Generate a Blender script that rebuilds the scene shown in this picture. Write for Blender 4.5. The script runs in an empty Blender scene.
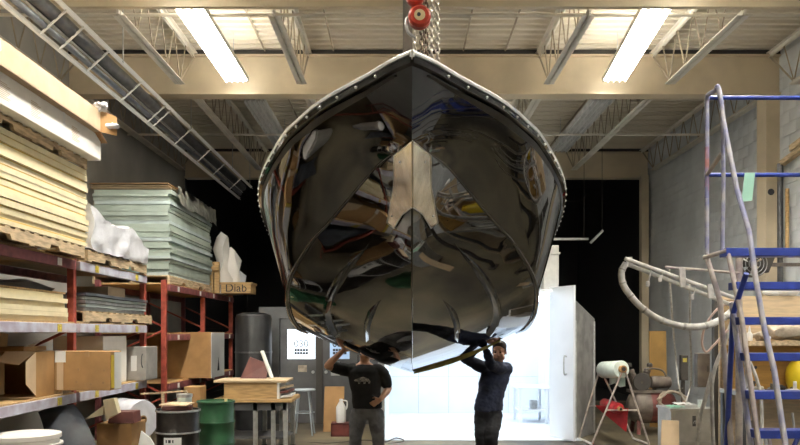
import bpy, bmesh, math, random
from mathutils import Vector, Matrix, noise
random.seed(7)
S = bpy.context.scene
COL = S.collection
# ------------------------------------------------------------------ camera, exposure
F = 720.0            # focal length in pixels of the 800 px wide frame
HC = 1.75            # lens height
cam_d = bpy.data.cameras.new('camera'); cam = bpy.data.objects.new('camera', cam_d); COL.objects.link(cam)
cam.location = (0, 0, HC); cam.rotation_euler = (math.pi/2, 0, 0)
cam_d.sensor_width = 36; cam_d.lens = 36*F/800; cam_d.shift_x = -2/800; cam_d.shift_y = 110.5/800
cam_d.clip_start = 0.05; cam_d.clip_end = 200
S.camera = cam
S.view_settings.view_transform = 'Standard'; S.view_settings.look = 'None'
S.view_settings.gamma = 1; S.view_settings.use_curve_mapping = False
S.view_settings.exposure = 0.95
w = bpy.data.worlds.new('world'); S.world = w; w.use_nodes = True
w.node_tree.nodes['Background'].inputs[0].default_value = (0.6, 0.7, 0.8, 1)
w.node_tree.nodes['Background'].inputs[1].default_value = 0.3
S.cycles.use_denoising = True
S.cycles.max_bounces = 8; S.cycles.diffuse_bounces = 4; S.cycles.glossy_bounces = 4
S.cycles.sample_clamp_indirect = 6
S.cycles.caustics_reflective = False; S.cycles.caustics_refractive = False
LAMP = 70.0          # glow of the ceiling lamps' tubes
BOOTH = 5.0          # glow of the paint booth's light strips

def at(x, y, D):     # measured point of the photograph at distance D
    return Vector(((x-402)*D/F, D, HC+(333-y)*D/F))

# ------------------------------------------------------------------ materials
MATS = {}
def mat(name, c, rough=.6, metal=0., var=.0, scale=6., c2=None, bump=0., bscale=40., coat=0., stretch=(1,1,1), emit=None, es=0., detail=4, trans=0., alpha=1., spec=.5):
    if name in MATS: return MATS[name]
    m = bpy.data.materials.new(name); m.use_nodes = True; MATS[name] = m
    nt = m.node_tree; b = nt.nodes['Principled BSDF']
    b.inputs['Base Color'].default_value = (*c, 1); b.inputs['Roughness'].default_value = rough
    b.inputs['Metallic'].default_value = metal; b.inputs['Coat Weight'].default_value = coat
    b.inputs['Coat Roughness'].default_value = .03
    b.inputs['Specular IOR Level'].default_value = spec
    b.inputs['Transmission Weight'].default_value = trans
    b.inputs['Alpha'].default_value = alpha
    tc = nt.nodes.new('ShaderNodeTexCoord'); mp = nt.nodes.new('ShaderNodeMapping')
    mp.inputs['Scale'].default_value = stretch
    nt.links.new(tc.outputs['Object'], mp.inputs[0])
    if var or c2:
        n = nt.nodes.new('ShaderNodeTexNoise'); n.inputs['Scale'].default_value = scale; n.inputs['Detail'].default_value = detail
        nt.links.new(mp.outputs[0], n.inputs[0])
        r = nt.nodes.new('ShaderNodeValToRGB')
        a = c2 if c2 else tuple(v*(1-var) for v in c)
        bb = c if c2 else tuple(min(1, v*(1+var*.6)) for v in c)
        r.color_ramp.elements[0].position = .38; r.color_ramp.elements[1].position = .62
        r.color_ramp.elements[0].color = (*a, 1); r.color_ramp.elements[1].color = (*bb, 1)
        nt.links.new(n.outputs[0], r.inputs[0]); nt.links.new(r.outputs[0], b.inputs['Base Color'])
    if bump:
        n2 = nt.nodes.new('ShaderNodeTexNoise'); n2.inputs['Scale'].default_value = bscale; n2.inputs['Detail'].default_value = 4
        nt.links.new(mp.outputs[0], n2.inputs[0])
        bp = nt.nodes.new('ShaderNodeBump'); bp.inputs['Strength'].default_value = bump; bp.inputs['Distance'].default_value = .02
        nt.links.new(n2.outputs[0], bp.inputs['Height']); nt.links.new(bp.outputs[0], b.inputs['Normal'])
    if emit:
        b.inputs['Emission Color'].default_value = (*emit, 1); b.inputs['Emission Strength'].default_value = es
    return m

M = dict(
 beam=mat('cream beam paint', (.68,.58,.42), .55, var=.12, scale=1.2),
 railw=mat('bright white tray enamel', (.90,.90,.88), .35),
 drape=mat('dull crumpled plastic', (.40,.40,.35), .35, var=.3, scale=9, bump=.4, bscale=14),
 deck=mat('cream deck paint', (.72,.66,.54), .5),
 joist=mat('off white joist paint', (.80,.76,.67), .5, var=.1, scale=3),
 web=mat('dull web paint', (.40,.34,.25), .6, var=.1),
 gap=mat('near black steel and painted shadow gap', (.05,.045,.04), .7),  # near black steel; also paints the shadow gap over the beams
 wallr=mat('grey wall block paint', (.66,.69,.71), .7, var=.10, scale=1.3, bump=.15, bscale=60),
 mortar=mat('wall joint', (.57,.59,.61), .9),
 walll=mat('left wall paint', (.42,.41,.38), .8, var=.15, scale=.8, bump=.1),
 black=mat('painted darkness of the hall', (.008,.008,.009), .9),  # near black stands in for the lack of light in the hall
 concrete=mat('worn concrete with reflection patches', (.17,.138,.082), .6, c2=(.03,.025,.018), scale=.55, bump=.1, detail=7),  # dark patches put in to darken what the hull reflects
 boothw=mat('white booth enamel', (.84,.88,.93), .35, var=.03, scale=2),
 boothf=mat('booth floor paint', (.80,.86,.93), .4, var=.08, scale=1.5),
 boothe=mat('booth outer sheet metal', (.34,.34,.33), .45, metal=.3, var=.25, scale=4),
 hull=mat('mirror black gelcoat', (.004,.0036,.003), .03, bump=.006, bscale=2.2, spec=.62),
 hullin=mat('black deck skin', (.015,.015,.015), .4),
 chrome=mat('polished rim metal', (.80,.79,.77), .30, metal=.75, var=.08, scale=20),
 stain=mat('stainless stem plate', (.80,.73,.60), .20, metal=1., var=.2, scale=9, bump=.05, bscale=10),
 olive=mat('olive tape', (.30,.24,.04), .45, var=.25, scale=12),
 galv=mat('galvanised steel', (.52,.53,.53), .4, metal=.6, var=.15, scale=12),
 darksteel=mat('dark steel', (.10,.10,.105), .4, metal=.5, var=.2, scale=10),
 red=mat('red rack paint', (.36,.07,.045), .5, var=.3, scale=9),
 maroon=mat('worn maroon rack paint', (.23,.07,.075), .5, var=.3, scale=8),
 lilac=mat('pale lilac rack paint', (.62,.64,.74), .5, c2=(.44,.39,.48), scale=5),
 tag=mat('yellow clip', (.62,.50,.08), .5, var=.3, scale=60),
 ply=mat('plywood', (.52,.34,.15), .65, var=.22, scale=5, stretch=(1,8,8)),
 plyl=mat('pale plywood', (.70,.55,.36), .65, var=.12, scale=5, stretch=(1,8,8)),
 wood=mat('pallet wood', (.60,.46,.29), .75, var=.3, scale=5, stretch=(6,1,6)),
 paper=mat('white paper', (.82,.82,.80), .7),
 carton=mat('brown cardboard', (.38,.215,.085), .75, var=.12, scale=5),
 carton2=mat('pale cardboard', (.56,.42,.27), .75, var=.10, scale=4),
 cartonin=mat('cardboard inner', (.30,.18,.08), .8, var=.1),
 wcarton=mat('white carton', (.86,.83,.78), .6, var=.05, scale=4),
 tape=mat('packing tape', (.33,.19,.08), .3),
 yfoam=mat('pale yellow foam', (.86,.76,.50), .7, var=.05, scale=8),
 yedge=mat('yellow foam skin', (.72,.50,.12), .7, var=.1, scale=8),
 gfoam=mat('grey green foam', (.40,.47,.41), .7, var=.12, scale=3),
 bfoam=mat('pale blue grey foam', (.47,.55,.54), .7, var=.12, scale=3),
 plastic=mat('white plastic wrap', (.82,.83,.88), .25, var=.08, scale=6, coat=.4, bump=.5, bscale=12),
 drumk=mat('black drum', (.03,.026,.023), .35, metal=.3, var=.4, scale=9),
 drumg=mat('green drum', (.02,.085,.035), .4, var=.25, scale=7),
 skin=mat('skin', (.52,.28,.18), .5, var=.1, scale=20),
 hair=mat('dark hair', (.025,.017,.012), .6, bump=.5, bscale=90),
 eye=mat('eye', (.05,.03,.02), .2), 
 tee=mat('black tee cloth', (.010,.010,.011), .9, var=.2, scale=12),
 jeans=mat('grey jeans', (.12,.12,.125), .9, var=.35, scale=9, bump=.2, bscale=120),
 navy=mat('navy work jacket', (.009,.014,.038), .85, var=.3, scale=8, bump=.2, bscale=40),
 darktrou=mat('dark trousers', (.009,.0095,.013), .9, var=.3, scale=9),
 print=mat('shirt print', (.42,.40,.36), .8, c2=(.1,.1,.1), scale=40),
 leather=mat('dark leather', (.02,.015,.012), .5),
 blue=mat('blue ladder paint', (.025,.05,.30), .4, var=.25, scale=8),
 worn=mat('worn blue ladder tube', (.22,.23,.38), .5, c2=(.46,.44,.46), scale=9),
 bare=mat('scuffed pale tube', (.50,.44,.38), .5, c2=(.30,.25,.25), scale=10),
 rust=mat('red primer tube', (.35,.14,.13), .6, c2=(.22,.22,.38), scale=7),
 mint=mat('mint tape', (.42,.75,.60), .6),
 hose=mat('dusty white hose', (.66,.64,.60), .6, var=.2, scale=18),
 ghose=mat('grey hose', (.46,.44,.40), .6, var=.25, scale=14),
 comp=mat('dusty compressor', (.14,.115,.095), .6, var=.35, scale=7),
 compr=mat('compressor red', (.13,.03,.025), .5, var=.4, scale=6),
 crate=mat('grey steel crate', (.42,.41,.38), .45, metal=.3, var=.15, scale=5),
 film=mat('pale green film', (.72,.82,.77), .3, var=.1, scale=9),
 redfilm=mat('red film', (.55,.035,.045), .35, var=.2, scale=9),
 yellow=mat('bright yellow plastic', (.75,.55,.02), .4, var=.1),
 hook=mat('red hoist paint', (.50,.055,.03), .35, var=.2, scale=30),
 cream=mat('cream emblem', (.75,.62,.36), .5),
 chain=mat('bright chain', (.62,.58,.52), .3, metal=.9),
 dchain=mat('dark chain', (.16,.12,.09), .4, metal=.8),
 post=mat('grey hanging channel', (.33,.30,.28), .5, var=.1),
 doorg=mat('grey door paint', (.10,.103,.107), .5, var=.15, scale=4),
 lit=mat('daylit pane', (.8,.85,.9), .3, emit=(.80,.90,1.0), es=1.0),
 litb=mat('dim blue pane', (.3,.4,.5), .3, emit=(.35,.50,.72), es=.45),
 ink=mat('ink', (.03,.03,.035), .7),
 bluegrey=mat('pale stool paint', (.40,.46,.52), .4, var=.1),
 redbrown=mat('red brown board', (.11,.032,.026), .6, var=.2),
 tube=mat('lamp tube glow', (.9,.9,.9), .4, emit=(1.0,.96,.88), es=LAMP),
 uptube=mat('added upward fill glow', (.9,.9,.9), .4, emit=(1.0,.96,.88), es=LAMP*.24),  # glow of the tubes added to light the deck from below
 tubeoff=mat('unlit lamp tube', (.66,.66,.64), .3),
 lampw=mat('lamp housing white', (.78,.76,.70), .45),
 lampg=mat('grey lamp reflector', (.60,.60,.58), .45, var=.15, scale=8),  # greyer, mottled finish on the reflectors of the far lamps
 strip=mat('booth strip glow', (.9,.95,1), .4, emit=(.86,.94,1.0), es=BOOTH),
 tank=mat('grey tank sheet', (.03,.031,.033), .4, metal=.4, var=.2, scale=3),
 tarp=mat('dark grey sheet', (.10,.11,.13), .3, var=.3, scale=4, coat=.2),
 cloth=mat('dirty rag', (.45,.38,.3), .9, var=.3, scale=12),
)

# ------------------------------------------------------------------ mesh helpers
def B(): return bmesh.new()
def box(bm, c, s, rot=None, bev=0.):
    r = bmesh.ops.create_cube(bm, size=1)
    vs = r['verts']
    mtx = Matrix.Translation(Vector(c)) @ (rot.to_4x4() if rot else Matrix.Identity(4)) @ Matrix.Diagonal((*s, 1))
    bmesh.ops.transform(bm, matrix=mtx, verts=vs)
    if bev:
        es = list({e for v in vs for e in v.link_edges})
        bmesh.ops.bevel(bm, geom=es, offset=bev, segments=2, affect='EDGES', profile=.5)
def span(bm, a, b, bev=0.):   # box between two opposite corners
    a, b = Vector(a), Vector(b)
    box(bm, (a+b)/2, [abs(v) for v in (b-a)], bev=bev)
def bar(bm, p, q, wx, wy, up=(0,0,1)):    # rectangular bar from p to q
    p, q = Vector(p), Vector(q); d = q-p; L = d.length
    z = d.normalized(); x = Vector(up).cross(z)
    if x.length < 1e-4: x = Vector((1,0,0))
    x.normalize(); y = z.cross(x)
    R = Matrix((x, y, z)).transposed()
    box(bm, (p+q)/2, (wx, wy, L), R)
def cat(pts, n=6):    # smooth curve through points
    pts = [Vector(p) for p in pts]; out = []
    P = [2*pts[0]-pts[1]] + pts + [2*pts[-1]-pts[-2]]
    for i in range(1, len(P)-2):
        for k in range(n):
            t = k/n; a, b, c, d = P[i-1:i+3]
            out.append(.5*((2*b)+(c-a)*t+(2*a-5*b+4*c-d)*t*t+(3*b-a-3*c+d)*t**3))
    out.append(pts[-1]); return out
def tube(bm, pts, r, seg=8, cap=True):
    pts = [Vector(p) for p in pts]; rr = r if isinstance(r, (list, tuple)) else [r]*len(pts)
    rings = []; N = None
    for i, p in enumerate(pts):
        t = (pts[min(i+1, len(pts)-1)]-pts[max(i-1, 0)]).normalized()
        if N is None:
            N = t.orthogonal().normalized()
        else:
            N = (N - t*N.dot(t)); N = N.normalized() if N.length > 1e-6 else t.orthogonal().normalized()
        Bn = t.cross(N)
        rings.append([bm.verts.new(p+(N*math.cos(a)+Bn*math.sin(a))*rr[i]) for a in [2*math.pi*k/seg for k in range(seg)]])
    for a, b in zip(rings, rings[1:]):
        for k in range(seg):
            bm.faces.new((a[k], a[(k+1) % seg], b[(k+1) % seg], b[k]))
    if cap:
        bm.faces.new(rings[0][::-1]); bm.faces.new(rings[-1])
def lathe(bm, prof, c=(0,0,0), seg=24, axis='Z', cap=True):
    c = Vector(c); rings = []
    for r, h in prof:
        ring = []
        for k in range(seg):
            a = 2*math.pi*k/seg; x, y = r*math.cos(a), r*math.sin(a)
            v = {'Z': Vector((x, y, h)), 'Y': Vector((x, h, y)), 'X': Vector((h, x, y))}[axis]
            ring.append(bm.verts.new(c+v))
        rings.append(ring)
    for a, b in zip(rings, rings[1:]):
        for k in range(seg): bm.faces.new((a[k], a[(k+1) % seg], b[(k+1) % seg], b[k]))
    if cap:
        bm.faces.new(rings[0]); bm.faces.new(rings[-1])
def prism(bm, poly, d):    # polygon of 3-D points pushed along d
    d = Vector(d); a = [bm.verts.new(Vector(p)) for p in poly]; b = [bm.verts.new(Vector(p)+d) for p in poly]
    n = len(a); bm.faces.new(a); bm.faces.new(b[::-1])
    for k in range(n): bm.faces.new((a[k], b[k], b[(k+1) % n], a[(k+1) % n]))
def ball(bm, c, r, s=(1,1,1), rot=None, sub=2):
    v = bmesh.ops.create_icosphere(bm, subdivisions=sub, radius=r)['verts']
    mtx = Matrix.Translation(Vector(c)) @ (rot.to_4x4() if rot else Matrix.Identity(4)) @ Matrix.Diagonal((*s, 1))
    bmesh.ops.transform(bm, matrix=mtx, verts=v)
def link(o, parent=None):
    COL.objects.link(o)
    if parent:
        o.parent = parent
        if parent.type == 'EMPTY': o.location = -parent.location
    return o
def obj(name, bm, m, parent=None, smooth=None, label=None):
    bmesh.ops.recalc_face_normals(bm, faces=bm.faces)
    me = bpy.data.meshes.new(name); bm.to_mesh(me); bm.free()
    for mm in (m if isinstance(m, (list, tuple)) else [m]): me.materials.append(mm)
    if smooth is not None:
        me.shade_smooth()
        me.set_sharp_from_angle(angle=math.radians(smooth))
    o = bpy.data.objects.new(name, me); link(o, parent)
    if label: o['label'] = label
    return o
def tag(o, label, cat_=None, group=None, kind=None):
    o['label'] = label
    if cat_: o['category'] = cat_
    if group: o['group'] = group
    if kind: o['kind'] = kind
    return o
def thing(name, label, cat_, loc=(0,0,0), group=None, kind=None):
    o = bpy.data.objects.new(name, None); o.empty_display_size = .1; COL.objects.link(o); o.location = loc
    return tag(o, label, cat_, group, kind)
def struct(name, bm, m, label, parent=None, smooth=None):
    o = obj(name, bm, m, parent, smooth)
    if not parent: o['kind'] = 'structure'; o['label'] = label
    return o
def shared(name, me, loc, parent, rot=None):
    o = bpy.data.objects.new(name, me); COL.objects.link(o); o.parent = parent
    off = -parent.location if parent.type == 'EMPTY' else Vector()
    o.location = Vector(loc)+off
    if rot: o.rotation_euler = rot
    return o
def mesh_of(name, bm, m, smooth=None):
    bmesh.ops.recalc_face_normals(bm, faces=bm.faces)
    me = bpy.data.meshes.new(name); bm.to_mesh(me); bm.free(); me.materials.append(m)
    if smooth is not None: me.shade_smooth(); me.set_sharp_from_angle(angle=math.radians(smooth))
    return me
def text(name, body, size, loc, rot, m, parent):
    cu = bpy.data.curves.new(name, 'FONT'); cu.body = body; cu.size = size; cu.extrude = .001; cu.align_x = 'CENTER'; cu.align_y = 'CENTER'
    tmp = bpy.data.objects.new(name, cu); COL.objects.link(tmp)
    me = bpy.data.meshes.new_from_object(tmp.evaluated_get(bpy.context.evaluated_depsgraph_get())); bpy.data.objects.remove(tmp)
    me.materials.clear(); me.materials.append(m); o = bpy.data.objects.new(name, me); link(o, parent)
    o.location = Vector(loc)+o.location; o.rotation_euler = rot; return o
# ------------------------------------------------------------------ the setting
XL, XR, Y0, Y1, ZD = -5.6, 6.35, -11.0, 18.6, 6.5
bm = B(); span(bm, (XL-.3, Y0-.3, -.1), (XR+.3, 27, 0)); struct('floor', bm, M['concrete'], 'worn grey concrete workshop floor')
bm = B(); span(bm, (XL-.2, Y0, 0), (XL, Y1, ZD+.1)); struct('wall_left', bm, M['walll'], 'dull grey painted wall behind the pallet racks')
bm = B(); span(bm, (XL, Y0-.2, 0), (XR, Y0, ZD+.1)); struct('wall_rear', bm, M['walll'], 'workshop end wall behind the photographer')
# unlit hall beyond the last beam, its darkness put into black surfaces
bm = B(); span(bm, (XL-.2, Y1+.1, 0), (XL, 26, ZD)); struct('wall_hall_left', bm, M['black'], 'left wall of the unlit far hall, its darkness painted black')
bm = B(); span(bm, (XR, Y1+.1, 0), (XR+.2, 26, ZD)); struct('wall_hall_right', bm, M['black'], 'right wall of the unlit far hall, its darkness painted black')
bm = B(); span(bm, (XL-.2, 26, 0), (XR+.2, 26.2, ZD)); struct('wall_hall_end', bm, M['black'], 'end wall of the unlit hall, its darkness painted black')
bm = B(); span(bm, (XL-.2, Y1+.1, ZD), (XR+.2, 26.2, ZD+.1)); struct('ceiling_hall', bm, M['black'], 'ceiling of the unlit hall, its darkness painted black')
bm = B(); span(bm, (XL, Y1, .002), (XR, 26, .006)); struct('floor_hall', bm, M['black'], 'black sheet over the hall floor standing in for its darkness')
# right wall: backing and painted blocks
wr = thing('wall_right', 'grey painted block wall on the right side', None, (XR, 12, 0), kind='structure')
bm = B(); span(bm, (XR+.012, Y0, 0), (XR+.22, Y1, ZD+.1)); obj('wall_backing', bm, M['mortar'], wr)
bm = B(); box(bm, (0,0,0), (.018,.393,.195), bev=.003); blk = mesh_of('wall_block', bm, M['wallr'])
far = B(); rows = 32
for r in range(rows):
    z = .1+.2*r; y = 10.8+(.2 if r % 2 else 0)
    while y < Y1-.2:
        if y < 14.5 and r < 31: shared('block', blk, (XR+.006+random.uniform(-.0015,.0015), y, z), wr)
        else: box(far, (XR+.006+random.uniform(-.0015,.0015), y, z), (.018,.393,.195))
        y += .4
o = obj('far_blocks', far, M['wallr'], wr); o['kind'] = 'stuff'
# corrugated roof deck with seams
cl = thing('ceiling', 'cream corrugated steel roof deck', None, (0, 5, ZD), kind='structure')
bm = B(); prof = []; y = Y0
while y < Y1+.1:
    prof += [(y, 0), (y+.07, 0), (y+.085, .065), (y+.175, .065)]; y += .19
vs = [[bm.verts.new((x, yy, ZD+zz)) for yy, zz in prof] for x in (XL-.1, XR+.1)]
for k in range(len(prof)-1): bm.faces.new((vs[0][k], vs[0][k+1], vs[1][k+1], vs[1][k]))
obj('roof_deck', bm, M['deck'], cl)
for x in (-1.15, 1.03, 1.73, 3.75, -2.3):
    bm = B(); span(bm, (x-.012, 8.9, ZD-.02), (x+.012, Y1, ZD-.001)); obj('deck_seam', bm, M['web'], cl)
# beams
BY = (-8.2, -3.0, 2.0, 5.46, 8.84, 12.12, 18.6); ZB = 5.75
for i, y in enumerate(BY):
    nm = {8.84: 'cream steel roof beam nearest along the top edge', 12.12: 'broad cream roof beam behind the bow of the boat', 18.6: 'cream header beam over the dark far hall'}.get(y, 'cream roof beam over the near part of the workshop')
    t = thing('roof_beam', nm, None, (0, y, ZB), group='cream roof beams', kind='structure')
    bm = B(); span(bm, (XL, y-.006, ZB+.02), (XR, y+(.05 if y == 8.84 else .16), ZB+.66)); obj('web', bm, M['beam'], t)
    fa_, fb_ = (.02, .06) if y == 8.84 else (.07, .2)
    bm = B(); span(bm, (XL, y-fa_, ZB), (XR, y+fb_, ZB+.03)); obj('lower_flange', bm, M['beam'], t)
    bm = B(); span(bm, (XL, y-.07, ZB+.64), (XR, y+.2, ZB+.67)); obj('upper_flange', bm, M['beam'], t)
    bm = B(); span(bm, (XL, y-.04, ZB+.67), (XR, y+.17, ZD)); obj('bearing_strip', bm, M['gap'], t)  # dark strip stands in for the shadow between beam and deck
# bar joists
def joist(x, ya, yb, label, zb=5.67):
    t = thing('roof_joist', label, None, (x, ya, zb), group='open web roof joists', kind='structure')
    za, e0, e1 = ZD-.05, ya+.12, yb-.85 if yb-ya < 4 else yb-.9
    for s in (-1, 1):
        bm = B(); span(bm, (x+s*.006, e0, zb), (x+s*.078, e1, zb+.012)); span(bm, (x+s*.012, e0, zb), (x+s*.022, e1, zb+.07)); obj('bottom_chord', bm, M['joist'], t)
        bm = B(); span(bm, (x+s*.012, ya+.2, za-.012), (x+s*.07, yb-.06, za)); span(bm, (x+s*.012, ya+.2, za-.07), (x+s*.02, yb-.06, za)); obj('top_chord', bm, M['joist'], t)
    n = max(4, round((e1-e0)/.55)); st = (e1-e0)/n
    for k in range(n+1):
        yk = e0+st*k
        bm = B(); box(bm, (x, yk, zb+.035), (.03, .10, .05)); obj('spacer', bm, M['joist'], t)
        bm = B(); tube(bm, [(x, yk, zb+.05), (x, min(yb-.1, yk+st*.5), za-.03)], .011, 6); obj('web_bar', bm, M['web'], t)
        if k: bm = B(); tube(bm, [(x, yk, zb+.05), (x, yk-st*.5, za-.03)], .011, 6); obj('web_bar', bm, M['web'], t)
    bm = B(); tube(bm, [(x, e1, zb+.05), (x, yb-.08, za-.03)], .016, 6); obj('web_bar', bm, M['web'], t)
JX = (-5.4, -3.5, -1.58, 2.31, 4.22, 6.18)
WH = ('along the left wall', 'second from the left wall', 'left of the hoist chains', 'right of the boat bow', 'right of the lit right lamp', 'along the right wall')
for x, wh in zip(JX, WH):
    joist(x, 8.78, 12.2, 'cream open web joist in the lit roof bay '+wh)
    joist(x, 12.2, 18.6, 'open web joist in the dim far roof bay '+wh, 5.75)
for y, z in ((9.35, 5.88), (14.7, 5.80)):
    bm = B(); tube(bm, [(XL, y, z), (XR, y, z)], .022, 8)
    struct('trim_bridging', bm, M['joist'], 'thin bridging rod across the joists of the '+('lit roof bay' if y < 10 else 'dim far roof bay'), smooth=40)
# pilasters and pipes on the right wall
bm = B(); span(bm, (6.12, 12.1, 0), (XR, 12.42, ZB)); o = struct('trim_1', bm, M['beam'], 'cream wall column under the broad roof beam')
bm = B(); lathe(bm, [(.055,0),(.055,.012)], (6.2, 12.092, 4.12), 16, 'Y'); obj('bolt_hole', bm, M['ink'], o)
bm = B(); span(bm, (6.08, 18.25, 0), (6.26, 18.45, ZB)); struct('trim_2', bm, M['beam'], 'cream post in the far right corner')
bm = B(); tube(bm, [(6.25, 11.9, 0), (6.25, 11.9, 4.55)], .045, 10); struct('trim_3', bm, M['darksteel'], 'dark vertical conduit on the right wall', smooth=40)
bm = B(); tube(bm, [(6.27, 11.72, 3.0), (6.27, 11.72, 4.1)], .03, 10); struct('trim_4', bm, M['ply'], 'short tan vertical strip beside the dark conduit', smooth=40)
bm = B(); bar(bm, (6.28, 11.9, 4.55), (6.28, 10.6, 4.75), .10, .08); bar(bm, (6.26, 11.6, 4.72), (6.26, 10.6, 4.87), .05, .1); struct('trim_5', bm, M['wood'], 'brown wooden lintel on the right wall')
# ------------------------------------------------------------------ ceiling lamps
def lamp(x, y0, L, lit, label, z=5.85, wd=.36, chain=True):
    t = thing('ceiling_lamp', label, 'lamp', (x, y0, z), group='four tube ceiling lamps')
    bm = B(); pr = []; n = 4; q = wd/n
    for k in range(n):
        a = -wd/2+q*k
        pr += [(a, -.05), (a+q*.12, -.01), (a+q*.3, .02), (a+q*.5, .03), (a+q*.7, .02), (a+q*.88, -.01)]
    pr.append((wd/2, -.05))
    va = [[bm.verts.new((x+a, yy, z+b)) for a, b in pr] for yy in (y0, y0+L)]
    for k in range(len(pr)-1): bm.faces.new((va[0][k], va[0][k+1], va[1][k+1], va[1][k]))
    for i, yy in enumerate((y0, y0+L)):
        top = [bm.verts.new((x+s*wd/2, yy, z+.045)) for s in (1, -1)]; bm.faces.new(va[i]+top)
        if i == 0: t0 = top
    bm.faces.new((t0[0], t0[1], top[1], top[0]))
    bm.faces.new((va[0][0], va[1][0], top[1], t0[1])); bm.faces.new((va[0][-1], va[1][-1], top[0], t0[0]))
    obj('reflector', bm, M['lampw' if lit else 'lampg'], t)
    bm = B(); span(bm, (x-.06, y0+.1, z+.045), (x+.06, y0+L-.1, z+.11)); obj('ballast_box', bm, M['lampw' if lit else 'lampg'], t)
    for k in range(n):
        bm = B(); a = x-wd/2+q*(k+.5); tube(bm, [(a, y0+.04, z-.008), (a, y0+L-.04, z-.008)], .019, 8); obj('lamp_tube', bm, M['tube' if lit else 'tubeoff'], t, 40)
    if lit:     # unseen upward tubes, added on the housing to brighten the deck
        for a in (-.11, .11):
            bm = B(); tube(bm, [(x+a, y0+.06, z+.085), (x+a, y0+L-.06, z+.085)], .019, 8); obj('added_uplight_tube', bm, M['uptube'], t, 40)
    for yy in (y0+.3, y0+L-.3):
        bm = B(); tube(bm, [(x, yy, z+.1), (x, yy, ZD)], .006, 6); obj('hanger', bm, M['galv'], t)
    return t
lamp(-2.66, 8.93, 2.74, True, 'lit white four tube lamp hanging at the upper left')
lamp(3.18, 8.93, 2.74, True, 'lit white four tube lamp hanging at the upper right').rotation_euler.z = -.09
lamp(-2.6, 12.66, 3.6, False, 'unlit grey lamp in the far bay left of the boat')
lamp(3.5, 12.6, 3.6, False, 'unlit grey lamp in the far bay right of the boat')
lamp(.42, 12.6, 1.25, True, 'added lit lamp in the far bay hidden behind the boat')  # unseen lamp added to lift the light in the far bay
for x in (-2.66, 3.38):
    for y, nm in ((5.85, 'just in front of the nearest beam'), (2.3, 'added as fill between the photographer and the bow'), (-1.2, 'over the photographer')):  # the middle row is unseen and added for more general light
        lamp(x, y, 2.45, True, 'lit lamp %s on the %s side' % (nm, 'left' if x < 0 else 'right'))
# ------------------------------------------------------------------ hanging cable ladder at the left
t = thing('cable_tray', 'long pale ladder tray slanting under the roof at the left', 'cable tray', (-3.87, 11, 5.2))
lo, hi = Vector((-4.02, 0, 5.07)), Vector((-3.72, 0, 5.345))
yA, yB = 5.0, 17.9; U = (hi-lo).normalized(); Nn = Vector((U.z, 0, -U.x))
for p, m_ in ((lo, M['galv']), (hi, M['joist'])):
    bm = B(); a = p+Vector((0,yA,0)); b = p+Vector((0,yB,0))
    bar(bm, a, b, .035, .012, U); bar(bm, a+Nn*-.03, b+Nn*-.03, .008, .06, U); obj('side_rail', bm, M['railw'], t)
for y in (5.4, 6.3, 7.2, 8.0, 8.44, 9.16, 10.3, 11.35, 11.6, 12.7, 14.05, 15.2, 16.7):
    bm = B(); bar(bm, lo+Vector((0,y,0)), hi+Vector((0,y,0)), .02, .02, (0,1,0)); obj('rung', bm, M['railw'], t)
for y in (6.5, 9.6, 12.7, 15.8, 17.6):
    bm = B(); tube(bm, [hi+Vector((0,y,0)), (hi.x, y, ZD)], .008, 6); obj('hanger_rod', bm, M['galv'], t)
mid = (lo+hi)/2
bm = B(); c = mid+U*.045-Nn*-.09; c = mid+U*.05+Nn*-.085; tube(bm, [c+Vector((0,yA,0)), c+Vector((0,yB-.3,0))], .085, 14)
tag(obj('duct_pipe', bm, M['darksteel'], None, 40), 'fat dark pipe lying in the ladder tray at the left', 'pipe')
bm = B(); c = mid-U*.105+Nn*-.04; tube(bm, [c+Vector((0,yA,0)), c+Vector((0,yB-.2,0))], .04, 10)
tag(obj('cable_pipe', bm, M['tarp'], None, 40), 'thin dark pipe along the lower rail of the ladder tray', 'pipe')
bm = B(); c = mid-U*.04+Nn*-.03; tube(bm, [c+Vector((0,yA,0)), c+Vector((0,yB-.2,0))], .014, 8)
tag(obj('conduit', bm, M['galv'], None, 40), 'bright thin conduit running down the ladder tray', 'conduit')
# ------------------------------------------------------------------ paint booth
bx0, bx1, by0, by1, bz = -.29, 2.95, 11.67, 15.55, 2.42
bt = thing('paint_booth', 'bright white walk-in spray booth standing open behind the boat', 'booth', ((bx0+bx1)/2, by0, 0))
def panels(nm, p0, du, dv, nu, nv, nrm, m_, gap=.006, th=.03):
    p0, du, dv, nrm = Vector(p0), Vector(du), Vector(dv), Vector(nrm)
    for i in range(nu):
        for j in range(nv):
            bm = B(); c = p0+du*(i+.5)/nu+dv*(j+.5)/nv
            s = [abs(du[k]/nu)+abs(dv[k]/nv)+abs(nrm[k]*th) for k in range(3)]
            s = [v-gap if abs(nrm[k]) < .5 else v for k, v in enumerate(s)]
            box(bm, c, s, bev=.003); obj(nm, bm, m_, bt)
panels('rear_panel', (bx0, by1, 0), (bx1-bx0, 0, 0), (0, 0, bz), 5, 3, (0,1,0), M['boothw'])
panels('side_panel', (bx0, by0, 0), (0, by1-by0, 0), (0, 0, bz), 4, 2, (1,0,0), M['boothw'])
panels('side_panel', (bx1, by0+1., 0), (0, by1-by0-1., 0), (0, 0, bz), 4, 2, (1,0,0), M['boothw'])
bm = B(); span(bm, (bx0-.03, by1+.02, 0), (bx1+.03, by1+.06, bz+.06)); span(bm, (bx0-.06, by0, 0), (bx0-.02, by1+.06, bz+.06)); span(bm, (bx1+.02, by0+1., 0), (bx1+.06, by1+.06, bz+.06)); obj('outer_skin', bm, M['boothe'], bt)
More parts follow.
